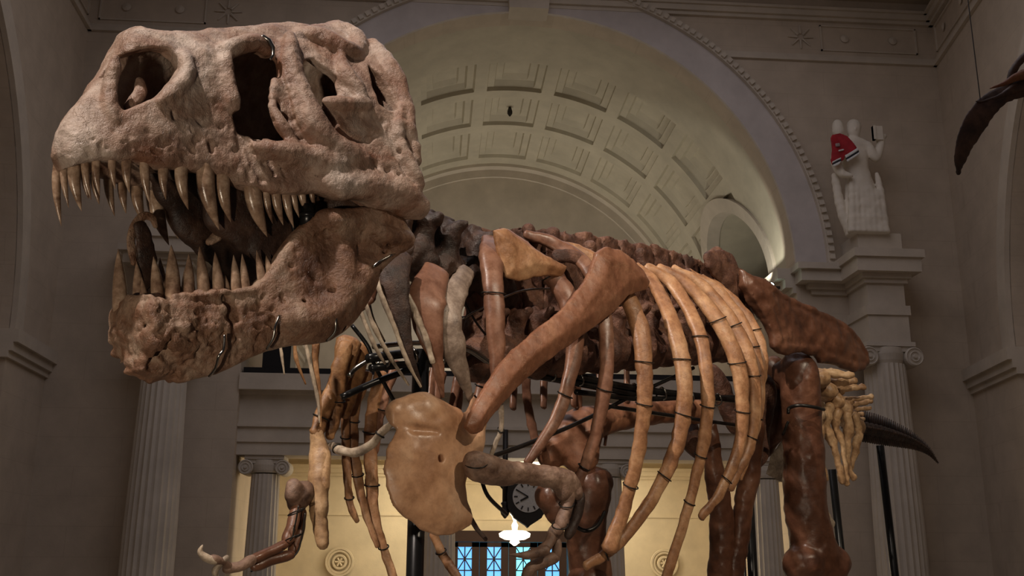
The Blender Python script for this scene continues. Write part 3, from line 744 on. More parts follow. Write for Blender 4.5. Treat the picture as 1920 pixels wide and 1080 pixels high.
def tooth(bx,by,tx,ty,width,w,parent,mat,bulge=0.12,mirror=True,wt=None,emb=.05):
    """curved conical tooth given by root and tip"""
    a=np.array(K(bx,by,w));b=np.array(K(tx,ty,w-.004 if wt is None else wt))
    L=np.linalg.norm(b-a); ax=(b-a)/L; back=np.array([-1,0,0.]); back-=ax*(back@ax); back/=np.linalg.norm(back)
    d=abs(KW(bx+width/2,by,w)-KW(bx-width/2,by,w)); rad=width/2*depth_(KW(bx,by,w))/F_PX*.98
    for sg in ((1,-1) if mirror else (1,)):
        pts=[];rs=[]
        for t in np.linspace(-emb/L,1,13):
            q=a+ax*L*t - back*math.sin(math.pi*min(max(t,0),1)**.8)*bulge*L*.5
            pts.append(q);
            rs.append(max(rad*(1-max(t,0)**2.3*.97)*(1 if t>0 else .95),.0006))
        v=[];f=[];n=12; Lz=np.array([0,0,1.])
        for i,(q,r) in enumerate(zip(pts,rs)):
            t=pts[min(i+1,12)]-pts[max(i-1,0)]; t/=np.linalg.norm(t); u=Lz-t*(Lz@t);u/=np.linalg.norm(u);w_=np.cross(t,u)
            for k in range(n):
                an=2*math.pi*k/n; p=q+w_*r*1.08*math.cos(an)+u*r*.86*math.sin(an)
                v.append(HF[0]+HF[1]*p[0]+HF[2]*p[1]+HF[3]*p[2]*sg)
        f=[(i*n+k,i*n+(k+1)%n,(i+1)*n+(k+1)%n,(i+1)*n+k) for i in range(12) for k in range(n)]+[tuple(range(n))[::-1],tuple(range(12*n,13*n))]
        if sg<0: f=[q[::-1] for q in f]
        o=link_mesh('tooth',v,f,mat); o.parent=parent
        o.matrix_parent_inverse=PINV
bpy.context.view_layer.update()
for (bx,by,tx,ty,wd_,w) in [(109,312,115,424,17,-.03),(121,308,129,390,14,-.005),(141,305,153,396,24,.025),(160,299,171,375,15,.05),(181,298,187,368,16,.066),(211,297,216,354,15,.09),(238,297,243,362,19,.1),(272,301,281,382,19,.112),(307,309,311,374,19,.124),(341,313,353,393,25,.134),(386,320,411,431,34,.15),(418,325,433,417,29,.156),(474,350,501,444,34,.178),(499,356,511,419,16,.19),(517,358,531,422,20,.196),(536,360,551,427,18,.204),(550,358,561,408,14,.21),(566,357,574,398,16,.218),(585,357,590,388,12,.224)]:
    tooth(bx,by,tx,ty,wd_,w-.016,skull,M['tooth'],.14 if wd_>20 else .1,mirror=bx>200)
# steel fittings gripping the skull
b=MB(); b.tube([KW(x,y,w) for x,y,w in((484,72,.16),(494,68,.17),(505,76,.178),(512,90,.185),(512,104,.19),(506,112,.19))],[.004,.006,.0075,.0075,.006,.004],10)
o=b.build('mounting_ring',M['wire'],None,True); o.parent=skull; o['label']='polished grey steel ring'
b=MB(); c=KW(578,402,.2); b.tube([c+np.array([0,0,.03]),c-np.array([0,0,.045])],[.026,.026],16); b.tube([c+np.array([0,0,.0]),c-np.array([0,0,.015])],[.032,.032],16); b.tube([c+np.array([-.06,0,.03]),c-np.array([.04,0,.07])],[.007,.007],8)
o=b.build('jaw_joint_rod',M['steel'],None,True); o.parent=skull; o['label']='black steel joint pin behind the upper teeth'
# ---- palate bones, enlarged and coloured dark to stand in for the mouth's shade
v=Vol(HF[0],(HF[1],HF[2],HF[3]),(-1.15,-.42,-.26),(-.1,.3,.26),.009)
for sg in(1,-1):
    for pts,r in (([(-.22,.05,.03),(-.5,.03,.05),(-.75,.0,.1),(-.95,-.02,.2)],[.03,.045,.06,.05]),([(-.38,.0,.07),(-.55,-.03,.09),(-.8,-.06,.12)],[.05,.07,.07]),([(-.45,-.1,.08),(-.6,-.12,.1),(-.8,-.14,.13)],[.05,.065,.05]),([(-.55,-.18,.09),(-.72,-.22,.12),(-.85,-.2,.15)],[.03,.05,.04])):
        v.chain([(a,b,c*sg) for a,b,c in pts],r,.03,sm=3,sq=(2,1.7))
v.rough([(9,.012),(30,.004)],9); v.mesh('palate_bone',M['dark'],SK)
# ---- curved throat bones between the jaws
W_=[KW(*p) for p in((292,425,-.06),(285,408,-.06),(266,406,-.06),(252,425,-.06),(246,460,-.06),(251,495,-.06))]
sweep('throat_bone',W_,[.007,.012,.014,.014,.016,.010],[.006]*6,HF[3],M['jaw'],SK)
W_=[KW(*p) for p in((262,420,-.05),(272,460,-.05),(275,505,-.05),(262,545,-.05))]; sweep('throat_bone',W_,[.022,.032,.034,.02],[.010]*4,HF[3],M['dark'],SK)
W_=[KW(*p) for p in((392,455,.06),(404,445,.06),(414,430,.06),(418,412,.06))]; sweep('throat_bone',W_,[.012,.022,.022,.010],[.010]*4,(0.5,1,.2),M['jaw'],SK)
# ---- lower jaw
jaw_outline=[(288,574,.02),(312,566,.05),(330,549,.08),(360,541,.1),(400,541,.12),(440,541,.14),(480,532,.16),(508,508,.175),(530,470,.19),(556,436,.21),(580,414,.23),(602,400,.25),(640,392,.27),(700,392,.29),(738,396,.3),(760,420,.31),(778,440,.31),(768,462,.31),(735,478,.3),(716,500,.29),(700,540,.28),(676,585,.26),(650,620,.24),(620,640,.22),(590,644,.2),(550,647,.18),(505,658,.15),(455,680,.12),(410,700,.09),(360,713,.045),(304,722,.0),(262,713,-.03),(228,700,-.06),(214,672,-.10),(199,640,-.115),(198,600,-.12),(206,568,-.12)]
jaw_ctrl=[(304,722,.0),(282,704,.04),(264,655,.10),(264,620,.118),(270,590,.12),(300,600,.12),(300,650,.11),(318,690,.075),(290,575,.11),(330,549,.11),(400,541,.13),(480,532,.165),(530,470,.195),(602,400,.245),(700,392,.29),(760,420,.31),(768,462,.31),(700,540,.285),(650,620,.245),(590,644,.205),(505,658,.155),(410,700,.09),(360,713,.045),(340,620,.125),(420,610,.145),(500,590,.18),(580,560,.225),(600,480,.235),(660,480,.27),(700,440,.295),(640,560,.25),(350,680,.09),(450,650,.14),(560,600,.21)]
v=Vol(HF[0],(HF[1],HF[2],HF[3]),(-1.16,-.7,-.38),(-.16,.0,.38),.0044)
W,sl,po=half_solid(v,jaw_outline,jaw_ctrl,.05)
XX,YY=np.broadcast_arrays(v.ax[0][:,None],v.ax[1][None,:])
s0=k2((262,640,0))[0]
th=(.05+.0*XX).astype(np.float32)
for kz in range(v.n[2]):
    z=abs(v.ax[2][kz]); out=smax((z-W)/sl,po,.022)
    inn=smax((z-(W-.055*sl))/sl,(XX-(s0-.13)),.03)
    v.d[:,:,kz]=smax(out,-inn,.015)
bar(v,[(605,405,.24),(640,415,.262),(700,410,.282),(750,425,.295)],[.012,.02,.02,.018],.04)
bar(v,[(700,430,.3),(740,445,.315),(768,448,.315)],[.02,.024,.02],.02)
bar(v,[(712,495,.29),(730,478,.3),(765,458,.31)],[.014,.016,.014],.015)
bar(v,[(540,600,.185),(600,600,.215),(650,560,.24),(690,500,.27)],[.03,.032,.03,.02],.06)
bar(v,[(640,440,.245),(645,500,.25),(640,560,.242)],[.012,.018,.015],.05)
bar(v,[(330,555,.1),(400,552,.125),(470,545,.155)],[.012,.013,.012],.012)
for pts,r in (([(585,452,.235),(600,443,.24),(612,440,.245)],.012),([(588,518,.23),(592,526,.232)],.011),([(628,420,.265),(630,424,.265)],.006),([(600,480,.236),(620,530,.25),(636,575,.252),(646,600,.25)],.006),
              ([(418,555,.135),(432,590,.142),(440,620,.145),(448,632,.145)],.008),([(428,560,.138),(446,600,.146)],.006),([(285,580,.075),(282,610,.07),(288,645,.07),(280,690,.05)],.012),([(560,610,.2),(590,600,.215)],.008),
              ([(318,600,.1),(300,622,.09)],.012),([(660,520,.265),(662,528,.265)],.006),([(312,660,.09),(326,690,.08)],.009)):
    q=[K(*p) for p in pts]; v.chain(q,[r]*len(q),.008,True)
for _ in range(230):
    px=rng.uniform(268,520) if _<190 else rng.uniform(500,700);py=rng.uniform(560,710) if _<190 else rng.uniform(420,640); s_,t_,_w=K(px,py,.13)
    i=int((s_-v.lo[0])/v.h);j=int((t_-v.lo[1])/v.h)
    if 0<=i<v.n[0] and 0<=j<v.n[1]:
        ww=float(W[i,j]); r=rng.uniform(.003,.009)
        e=(s_+rng.uniform(-.012,.012),t_+rng.uniform(-.02,.02),ww)
        v.cap((s_,t_,ww),e,r,r*.5,.006,True); v.cap((s_,t_,-ww),(s_-.01,t_+.01,-ww),r,r,.006,True)
m=np.clip((v.ax[0][:,None,None]+.62)*3.5,.25,1.0).astype(np.float32)
near=np.abs(v.d)<.03; I=np.nonzero(near); X=v.ax[0][I[0]];Y=v.ax[1][I[1]];Z=v.ax[2][I[2]]
amp=np.clip((X+.62)*3.5,.16,1.0)
nn=vnoise(X,Y,Z,8,5)*.008+vnoise(X,Y,Z,20,6)*.009+(.5-np.abs(vnoise(X,Y,Z,33,7)))*.010+vnoise(X,Y,Z,80,8)*.002
v.d[near]+=(nn*amp).astype(np.float32)
jaw=v.mesh('lower_jaw',M['jaw'],SK,1); del v
bpy.context.view_layer.update()
for (bx,by,tx,ty,wd_,w,mir) in [(272,588,266,520,19,.03,False),(297,566,288,481,26,.06,True),(324,553,321,459,29,.09,True),(354,548,354,475,21,.105,True),(382,548,374,461,24,.118,True),(410,548,403,472,22,.13,True),(443,548,438,478,20,.142,True),(460,545,454,476,18,.15,True),(492,530,481,469,18,.162,True),(507,518,499,479,15,.17,True),(426,548,422,515,12,.13,True)]:
    tooth(bx,by,tx,ty,wd_,w-.012,jaw,M['tooth'],-.02,mirror=mir,emb=.03)
tooth(226,580,222,466,29,-.085,jaw,M['tooth'],.0,False)
# bent steel brackets holding the lower jaw
for pts in (((421,628,.145),(419,655,.14),(410,668,.135),(404,690,.11),(392,706,.08)),((524,592,.195),(516,612,.195),(512,634,.185),(500,655,.16)),((636,580,.262),(630,600,.26),(628,622,.25),(612,640,.22)),((700,500,.30),(712,490,.31),(735,478,.32))):
    q=[KW(p[0],p[1],p[2]+.012) for p in pts]; b=MB(); b.tube(catmull(q,5),.0042,8); o=b.build('jaw_bracket',M['wire'],None,True); o.parent=jaw; o['label']='bent steel wire bracket'
# ---------------------------------------------------------------- body of the skeleton
BF=frame3(800,880,4.35,42,0,.28)
BO,BFd,BU,BL=BF
def B(px,py,w): return onplane(px,py,BO+BL*w,BL)
def Bl(s,t,w): return BO+BFd*s+BU*t+BL*w
def bloc(p): q=np.asarray(p)-BO; return (q@BFd,q@BU,q@BL)
def depth(p): return float((np.asarray(p)-CAMP)@CF)
def mpx(p): return depth(p)/F_PX
TOCAM=-np.array([math.sin(YAW),math.cos(YAW),0]); FLAT=(BL*.5+TOCAM*.7)
def rib(name,pts,hw,mat,thick=.55,flat=None,parent=None,bands=(),sub=7,rough=.0016,label=None):
    """pts: (px,py,w); hw: visible half widths in photo pixels"""
    W_=[B(*p) for p in pts]; hw=hw if hasattr(hw,'__len__') else [hw]*len(pts)
    wid=[h*mpx(q) for h,q in zip(hw,W_)]
    o=sweep(name,W_,wid,[max(.004,q*thick) for q in wid],FLAT if flat is None else flat,mat,parent or SK,14,sub,rough)
    C=catmull(W_,sub)
    tt=np.linspace(0,len(W_)-1,len(C)); Wd=np.interp(tt,range(len(W_)),wid)
    for bnd in bands:
        i=int(bnd*(len(C)-2)); t=C[i+1]-C[i]; t/=np.linalg.norm(t); h=np.array(FLAT if flat is None else flat); h=h-t*(h@t); h/=np.linalg.norm(h); w=np.cross(t,h)
        ring=[C[i]+w*math.cos(a)*(Wd[i]*1.12+.001)+h*math.sin(a)*(Wd[i]*thick*1.2+.002)+t*.012*math.sin(a) for a in np.linspace(0,2*math.pi,22)]
        b=MB(); b.tube(ring,.0035,6,False); q=b.build('wire_band',M['band'],None,True); q.parent=o
    if label: o['label']=label
    return o
R_=M['rib'];RR=M['ribred'];WD=M['wood'];PB=M['palebone']
near=[
 ([(918,448,.12),(920,480,.2),(925,540,.27),(930,620,.3),(932,700,.3),(938,745,.3)],[15,24,21,19,14,9],RR,(.45,.95)),
 ([(938,748,.3),(940,800,.28),(928,835,.26),(917,865,.24)],[6,5,5,4],PB,(.4,)),
 ([(945,436,.06),(985,470,.15),(1035,515,.25),(1070,575,.33),(1078,640,.36),(1065,720,.36),(1040,790,.34),(988,868,.3)],[10,16,20,23,18,14,12,8],RR,(.3,.78)),
 ([(985,440,.08),(1040,458,.16),(1100,500,.3),(1130,580,.4),(1138,650,.44),(1133,730,.44),(1112,830,.4),(1083,905,.36),(1062,955,.33)],[9,14,16,15,15,14,12,10,12],RR,(.65,.85)),
 ([(1030,455,.1),(1100,480,.2),(1165,540,.36),(1198,610,.46),(1208,690,.5),(1207,770,.5),(1192,870,.46),(1168,960,.4),(1142,1030,.36)],[9,15,17,19,17,15,14,13,17],R_,(.5,.62,.82)),
 ([(1190,500,.14),(1225,530,.24),(1262,610,.44),(1282,700,.52),(1280,790,.52),(1252,880,.47),(1200,970,.4),(1150,1028,.34),(1098,1062,.3)],[10,14,17,17,16,14,12,11,9],R_,(.35,.5,.66,.93)),
 ([(1212,500,.13),(1262,535,.25),(1305,610,.42),(1324,690,.5),(1325,790,.5),(1308,880,.46),(1285,970,.42),(1248,1085,.36)],[9,14,15,14,13,11,10,10],R_,(.35,.55,.7,.85)),
 ([(1235,500,.12),(1290,535,.25),(1345,600,.4),(1382,680,.49),(1392,760,.5),(1385,840,.48),(1352,920,.44),(1314,970,.4)],[8,13,17,17,14,12,10,8],R_,(.3,.45,.62,.85)),
 ([(1262,502,.12),(1315,535,.24),(1370,600,.38),(1404,670,.47),(1416,750,.49),(1408,830,.47),(1385,880,.44),(1368,915,.42)],[7,12,15,15,13,11,10,10],R_,(.33,.5,.72)),
 ([(1290,510,.11),(1340,540,.22),(1390,600,.36),(1418,670,.44),(1426,740,.46),(1418,800,.46),(1402,860,.44),(1388,898,.42)],[7,11,12,12,10,8,6,5],R_,(.4,.7)),
 ([(1315,520,.1),(1355,545,.2),(1402,595,.32),(1428,650,.4),(1430,705,.41),(1422,742,.41)],[7,10,11,11,9,5],R_,(.5,)),
]
for pts,hw,mt,bands in near: rib('rib',pts,hw,mt,bands=bands)
# broad plate-like front rib under the first spines
def plate(name,fr,contour,T,mat,parent,h=.008,dome=None,edge=.05,holes=(),extra=None,rough=((9,.006),(26,.003)),rim=0,k=.006,label=None):
    O,F,U,L=fr
    loc2=lambda px,py:(lambda q:(q@F,q@U))(onplane(px,py,O,L)-O)
    c=np.array([loc2(*p) for p in contour]); m=.05+T*2
    dz=.12+T*2+(.1 if dome else 0)
    v=Vol(O,(F,U,L),(c[:,0].min()-m,c[:,1].min()-m,-dz),(c[:,0].max()+m,c[:,1].max()+m,dz),h)
    XX,YY=np.broadcast_arrays(v.ax[0][:,None],v.ax[1][None,:]); po=poly2d(XX,YY,c).astype(np.float32)
    for hl in holes: po=smax(po,-poly2d(XX,YY,[loc2(*p) for p in hl]).astype(np.float32),.008)
    th=np.maximum(T*np.clip(-po/edge,0.0,1)**.5,.35*T+po*0)
    if rim: th=np.maximum(th,rim*np.exp(-((po+rim)/rim)**2)*(po<0))
    D=dome(XX,YY) if dome else 0
    for kz in range(v.n[2]): v.d[:,:,kz]=smax(np.abs(v.ax[2][kz]-D)-th,po,k)*.85
    if extra: extra(v,lambda px,py,z:(*loc2(px,py),z))
    v.rough(rough,7)
    o=v.mesh(name,mat,parent,1)
    if label:o['label']=label
    return o
plate('rib_head',frame3(985,480,5.12,48,0),[(925,432),(948,428),(985,452),(1020,478),(1062,500),(1052,520),(1030,515),(1000,520),(975,530),(945,522),(938,490)],.03,M['rib'],SK,.008,edge=.06)
rib('rib_head',[(1040,480,.2),(1075,482,.25),(1095,495,.28),(1100,520,.3)],[12,14,14,8],M['spine'])
# shoulder blade and coracoid of the near side
SF=frame3(1000,680,4.72,41,0); CFm=frame3(800,880,4.33,52,0)
plate('shoulder_blade',SF,[(880,800),(888,775),(905,745),(925,712),(948,680),(972,652),(1010,618),(1050,586),(1071,562),(1097,528),(1110,500),(1119,474),(1133,463),(1160,469),(1184,487),(1203,507),(1216,529),(1209,543),(1177,554),(1142,592),(1115,613),(1062,652),(1021,684),(989,714),(954,752),(925,784),(910,808),(895,815)],.042,M['scapula'],SK,.0075,edge=.075,dome=lambda x,y:-.03*np.clip((x+.9),-1,1)**2,rough=((8,.0025),(30,.002),(80,.001)))
def cor_extra(v,l2):
    v.chain([l2(738,798,.055),l2(760,806,.072),l2(800,812,.082)],[.006,.007,.004],.02,True)
    v.chain([l2(804,863,.1),l2(804,863,-.1)],[.009,.009],.004,True)
    v.chain([l2(895,795,.0),l2(884,830,.0),l2(880,862,.0)],[.04,.045,.04],.05)
    v.chain([l2(740,770,.0),l2(790,765,.02),l2(850,785,.02)],[.03,.04,.03],.05)
def cdome(x,y): return .07-.95*(x-.02)**2-.45*(y+.03)**2+.25*np.clip(-y-.12,0,1)**1.5
plate('coracoid',CFm,[(733,775),(742,752),(765,742),(790,741),(808,752),(835,768),(862,775),(880,769),(897,750),(912,732),(935,742),(930,772),(910,803),(900,830),(890,858),(872,880),(862,898),(860,915),(868,940),(880,955),(887,970),(882,984),(862,994),(835,1003),(805,1005),(775,995),(748,975),(728,948),(716,915),(712,880),(716,845),(728,820),(736,806),(728,796)],.036,M['plate'],SK,.007,edge=.09,dome=cdome,extra=cor_extra,rough=((7,.008),(24,.003)))
# far shoulder, seen edge on
rib('coracoid',[(592,808,-.32),(600,850,-.3),(598,900,-.28),(598,950,-.27),(600,985,-.27),(606,1022,-.26)],[12,20,21,18,14,12],M['tan'],.8,flat=TOCAM,label='pale tan coracoid seen edge on',rough=.0015)
rib('shoulder_blade',[(655,640,-.36),(640,700,-.35),(612,760,-.33),(592,812,-.31)],[24,20,15,14],WD,.5,bands=(.85,),label='streaked tan far shoulder blade')
rib('shoulder_blade',[(680,650,-.38),(662,720,-.37),(645,780,-.35)],[16,16,10],WD,.6)
rib('wishbone',[(622,835,-.2),(640,845,-.1),(668,848,-.02),(695,835,.05),(715,812,.12),(732,795,.18)],[7,8,9,8,8,6],PB,.9,label='pale curved wishbone',bands=(.12,.8))
# far ribs hanging left of the coracoid
far=[([(715,700,-.4),(700,760,-.42),(694,830,-.42),(697,900,-.4),(702,965,-.37),(722,1035,-.33),(738,1085,-.3)],[12,12,13,13,10,8,8],R_,(.3,.55,.85)),
 ([(690,700,-.4),(668,760,-.42),(662,830,-.42),(672,900,-.4),(685,960,-.37),(708,1025,-.33)],[10,9,10,10,7,5],R_,(.3,.6)),
 ([(668,690,-.4),(650,760,-.42),(648,830,-.42),(652,905,-.4),(658,950,-.38),(670,978,-.37)],[9,8,8,8,7,5],R_,(.4,.75)),
 ([(745,680,-.38),(722,740,-.4),(708,800,-.41),(700,850,-.42)],[9,10,10,8],RR,(.5,)),
 ([(650,645,-.3),(635,700,-.32),(628,770,-.33),(618,820,-.34)],[14,16,15,10],WD,(.6,)),
 ([(830,700,-.42),(822,730,-.43),(812,780,-.43)],[9,9,8],RR,()),
 ([(865,690,-.44),(852,740,-.45),(845,790,-.45)],[9,9,8],RR,()),
 ([(912,690,-.46),(902,730,-.47),(893,775,-.47)],[12,12,10],RR,(.5,)),
 ([(985,705,-.5),(990,760,-.5),(1002,820,-.48),(1012,850,-.46)],[9,9,8,6],RR,()),
 ([(812,1000,-.3),(830,1040,-.27),(860,1085,-.2)],[8,9,9],R_,(.5,)),
 ([(870,900,-.2),(875,950,-.2),(890,985,-.18),(912,1012,-.15)],[2,4,5,4],M['dark'],()),
 ([(1080,705,-.5),(1085,760,-.5),(1092,800,-.48)],[8,8,6],RR,()),
 ([(1135,755,-.45),(1137,800,-.45),(1134,835,-.45)],[4,4,3],RR,())]
for pts,hw,mt,bands in far: rib('rib',pts,hw,mt,bands=bands)
# inner halves of the far ribs, seen through the cage
for s0,w in ((-.75,.44),(-1.0,.48),(-1.25,.5),(-1.5,.52),(-1.78,.52),(-2.05,.5),(-2.3,.48),(-2.55,.44)):
    t0=1.0+(-s0)*.14
    W_=[Bl(s0,t0+.12,-.1),Bl(s0-.03,t0+.14,-.28),Bl(s0-.04,t0-.08,-w),Bl(s0+.0,t0-.42,-w-.03),Bl(s0+.08,t0-.72,-w+.02)]
    sweep('rib',W_,[.022,.035,.034,.03,.026],[.02,.016,.016,.015,.014],BL,M['ribred'],SK)
# neck ribs: long tapering blades
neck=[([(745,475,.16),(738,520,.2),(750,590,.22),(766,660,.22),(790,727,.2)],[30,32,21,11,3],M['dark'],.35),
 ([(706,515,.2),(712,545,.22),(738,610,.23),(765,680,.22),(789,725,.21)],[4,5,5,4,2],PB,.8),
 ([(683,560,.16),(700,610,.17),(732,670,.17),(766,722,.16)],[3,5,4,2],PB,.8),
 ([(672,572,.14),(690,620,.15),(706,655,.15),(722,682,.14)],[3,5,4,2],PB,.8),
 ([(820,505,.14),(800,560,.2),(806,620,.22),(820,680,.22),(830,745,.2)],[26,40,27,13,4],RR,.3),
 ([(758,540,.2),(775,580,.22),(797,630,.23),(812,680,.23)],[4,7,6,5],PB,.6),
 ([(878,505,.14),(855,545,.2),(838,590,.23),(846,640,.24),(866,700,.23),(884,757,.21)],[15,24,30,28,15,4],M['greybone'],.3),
 ([(525,640,-.1),(528,665,-.1),(533,702,-.1)],[2.5,3,1.5],PB,.9),([(552,638,-.1),(556,675,-.1),(573,720,-.1)],[3.5,4,1.5],WD,.8),
 ([(572,640,-.12),(585,700,-.12),(596,750,-.12),(599,792,-.12)],[3,4,3.5,1.5],PB,.8),([(592,636,-.12),(592,690,-.12),(599,740,-.12),(601,800,-.12)],[7,6,4,2],WD,.6),
 ([(470,410,-.3),(463,440,-.3),(457,472,-.3)],[4,3,1.5],WD,.8),([(500,420,-.2),(485,470,-.2),(462,520,-.2)],[4,3,2],WD,.8),([(520,425,-.15),(512,460,-.15),(498,490,-.15),(490,530,-.15)],[5,6,5,3],WD,.8),([(528,430,-.12),(520,470,-.12),(506,520,-.12)],[4,4,3],WD,.8),
 ([(700,530,.1),(690,560,.12),(662,592,.14)],[12,12,5],M['reddish'],.5)]
for pts,hw,mt,tk in neck: rib('neck_rib',pts,hw,mt,tk)
# vertebrae -------------------------------------------------------------
def vertebra(name,c,f,u,l,r,L,hs,ws,mat,seed,tp=.22,h=.0125,pitch=0):
    """spool body, tall neural spine, side processes"""
    v=Vol(c,(f,u,l),(-L-.06,-r-.06,-tp-.06),(L+.06,r+hs+.08,tp+.06),h)
    v.chain([(-L*.5,0,0),(0,0,0),(L*.5,0,0)],[r,r*.78,r],.02,sq=(0,1.0))
    v.cap((-L*.45,0,0),(L*.45,0,0),r*.95,r*.95,.01)
    for sg in(1,-1):
        v.chain([(0,r*.8,r*.4*sg),(0,r+.08,tp*.55*sg),(-.02,r+.12,tp*sg)],[.045,.036,.024],.03,sq=(0,.8))
        v.cap((0,r*.6,r*.45*sg),(0,r+.12,.04*sg),.04,.04,.03)
    X=v.ax[0][:,None,None];Y=v.ax[1][None,:,None];Z=v.ax[2][None,None,:]
    y0=r*.8;y1=r+hs
    bx=np.maximum(np.maximum(np.abs(X)-ws*(1+.12*np.sin(Y*30+seed)),np.abs(Y-(y0+y1)/2)-(y1-y0)/2),np.abs(Z)-.042).astype(np.float32)
    v.d=smin(v.d,bx,.012)
    v.rough(((9,.007),(26,.008),(60,.006)),seed*3+1)
    return v.mesh(name,mat,SK,1)
n=14
for i in range(n):
    s_=-.62-i*(2.35/(n-1)); t_=.60+(-s_-.62)*.2; hs=.50+.05*math.sin(i*1.7)+.0*i
    top=np.interp(-s_,[.5,.72,1.6,2.56,3.0],[1.26,1.31,1.50,1.60,1.58]); r=.115+.02*i/n
    hs=top-t_-r
    vertebra('back_vertebra',Bl(s_,t_,0),BFd,BU,BL,r,.085,hs,.086,M['spine'],i+3,.15)
# lumps on the spine tops
for q,(px,py,w,r) in enumerate(((992,438,.05,13),(1035,446,.06,15),(1105,470,.12,12),(1200,480,.1,10),(1345,480,.1,14),(1290,515,.15,8))):
    c=B(px,py,w); v=Vol(c,(BFd,BU,BL),(-.14,-.16,-.12),(.14,.16,.12),.009); rr=r*mpx(c)
    v.chain([(0,.02,0),(-.02,-.05,0),(-.04,-.1,-.02)],[rr,rr*.8,rr*.6],.02); v.rough(((12,.01),(40,.004)),q); v.mesh('spine_tip',M['spine'],SK)
# neck: from head to shoulders, the head's shadow put into its dark colour
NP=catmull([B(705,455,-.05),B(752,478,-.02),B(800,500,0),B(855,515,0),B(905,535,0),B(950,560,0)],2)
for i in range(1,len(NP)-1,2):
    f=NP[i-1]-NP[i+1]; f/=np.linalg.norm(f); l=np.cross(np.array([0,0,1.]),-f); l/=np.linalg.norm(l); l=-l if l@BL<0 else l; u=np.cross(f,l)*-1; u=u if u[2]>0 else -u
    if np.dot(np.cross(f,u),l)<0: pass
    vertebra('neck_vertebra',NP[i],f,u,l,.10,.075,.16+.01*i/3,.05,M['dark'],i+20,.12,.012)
# pelvis ----------------------------------------------------------------
PF=frame3(1500,620,7.3,50,0)
plate('ilium',PF,[(1372,505),(1392,520),(1420,538),(1462,560),(1505,580),(1555,606),(1592,634),(1610,660),(1614,684),(1602,700),(1580,702),(1548,692),(1515,682),(1505,672),(1470,668),(1440,668),(1428,655),(1424,628),(1412,600),(1395,570),(1378,540)],.055,M['reddish'],SK,.012,edge=.12,dome=lambda x,y:.1-.05*x*x,rim=.05,rough=((5,.018),(18,.008),(50,.003)))
PF2=frame3(1360,510,6.85,40,0)
plate('ilium',PF2,[(1322,478),(1335,466),(1355,464),(1372,474),(1382,492),(1388,518),(1400,560),(1415,600),(1400,600),(1378,570),(1355,545),(1338,520),(1326,500)],.04,M['spine'],SK,.011,edge=.08,rough=((6,.012),(20,.006)))
PF3=frame3(1430,570,7.3,40,0,.25)
plate('ilium',PF3,[(1380,500),(1400,512),(1430,535),(1465,572),(1470,600),(1440,610),(1410,580),(1385,545)],.05,M['reddish'],SK,.012,edge=.08,rough=((6,.015),(20,.008)))
def shaft(name,pts,mat,parent=None,k=.03,h=.011,rough=((7,.012),(22,.006),(60,.002)),sq=None,label=None,lumps=()):
    """pts: (px,py,depth,half width in px)"""
    W_=[P(p[0],p[1],p[2]) for p in pts]; rs=[p[3]*p[2]/F_PX for p in pts]
    A=np.array(W_); m=max(rs)*1.35+.06
    LW=[(P(p[0],p[1],p[2]),p[3]*p[2]/F_PX) for p in lumps]
    if LW: A=np.vstack([A]+[q[0] for q in LW])
    ax=(CR*[1,1,0]);ax/=np.linalg.norm(ax);az=np.array([0,0,1.]);ay=np.cross(ax,az)
    c=A.mean(0); Q=np.c_[(A-c)@ax,(A-c)@az,(A-c)@ay]; v=Vol(c,(ax,az,ay),Q.min(0)-m,Q.max(0)+m,h)
    f=lambda p:((p-c)@ax,(p-c)@az,(p-c)@ay)
    v.chain([f(p) for p in W_],rs,k,sm=5)
    for q,r in LW: v.cap(f(q),f(q)+np.array([.001,0,0]),r,r,.04)
    v.rough(rough,len(name)+len(pts)); o=v.mesh(name,mat,parent or SK)
    if label:o['label']=label
    return o
RD=M['reddish']
shaft('thigh_bone',[(1498,695,7.2,30),(1502,740,7.2,33),(1505,800,7.2,33),(1508,880,7.15,35),(1512,950,7.1,36),(1522,1010,7.1,40),(1535,1065,7.1,44)],RD,lumps=((1495,680,7.25,24),(1508,1060,7.0,38),(1562,1055,7.1,30),(1470,700,7.3,22)),label='near thigh bone with a dark wire loop')
b=MB(); b.tube(catmull([P(1478,775,7.0),P(1480,765,7.02),P(1500,760,6.98),P(1530,764,7.0),P(1545,768,7.1)],5),.012,8); b.tube(catmull([P(1478,790,6.98),P(1474,800,6.98),P(1468,815,7.02)],4),.010,8); b.build('wire_loop',M['band'],SK,True)
b=MB(); b.tube(catmull([P(1511,1045,6.95),P(1514,1062,6.92),P(1521,1085,6.92)],4),.016,8); b.build('wire_loop',M['band'],SK,True)
# lower near leg down to the floor
kn=P(1528,1075,7.15); fl=lambda x,y,z:np.array([x,y,z])
def limb(name,pts,rs,mat,h=.02):
    A=np.array(pts); m=max(rs)+.06; c=A.mean(0); v=Vol(c,((1,0,0),(0,1,0),(0,0,1)),(A-c).min(0)-m,(A-c).max(0)+m,h)
    v.chain([p-c for p in A],rs,.03,sm=4); v.rough(((7,.01),(22,.004)),3); return v.mesh(name,mat,SK)
for k0,(kx,nm) in enumerate(((kn,'near'),(P(1105,1085,6.3),'far'))):
    ank=np.array([kx[0]+.25,kx[1]+.35,.75]); mt=np.array([kx[0]-.05,kx[1]-.1,.14])
    limb('shin_bone',[kx-np.array([0,0,.05]),(kx+ank)/2,ank],[.15,.1,.12],RD); limb('foot_bone',[ank,(ank+mt)/2,mt],[.11,.08,.1],RD)
    for a in(-28,2,30):
        d=-BFd if False else BFd; a=math.radians(a); d=BFd*math.cos(a)+BL*math.sin(a); limb('toe',[mt,mt+d*.3-np.array([0,0,.02]),mt+d*.55-np.array([0,0,.08])],[.08,.06,.03],RD)
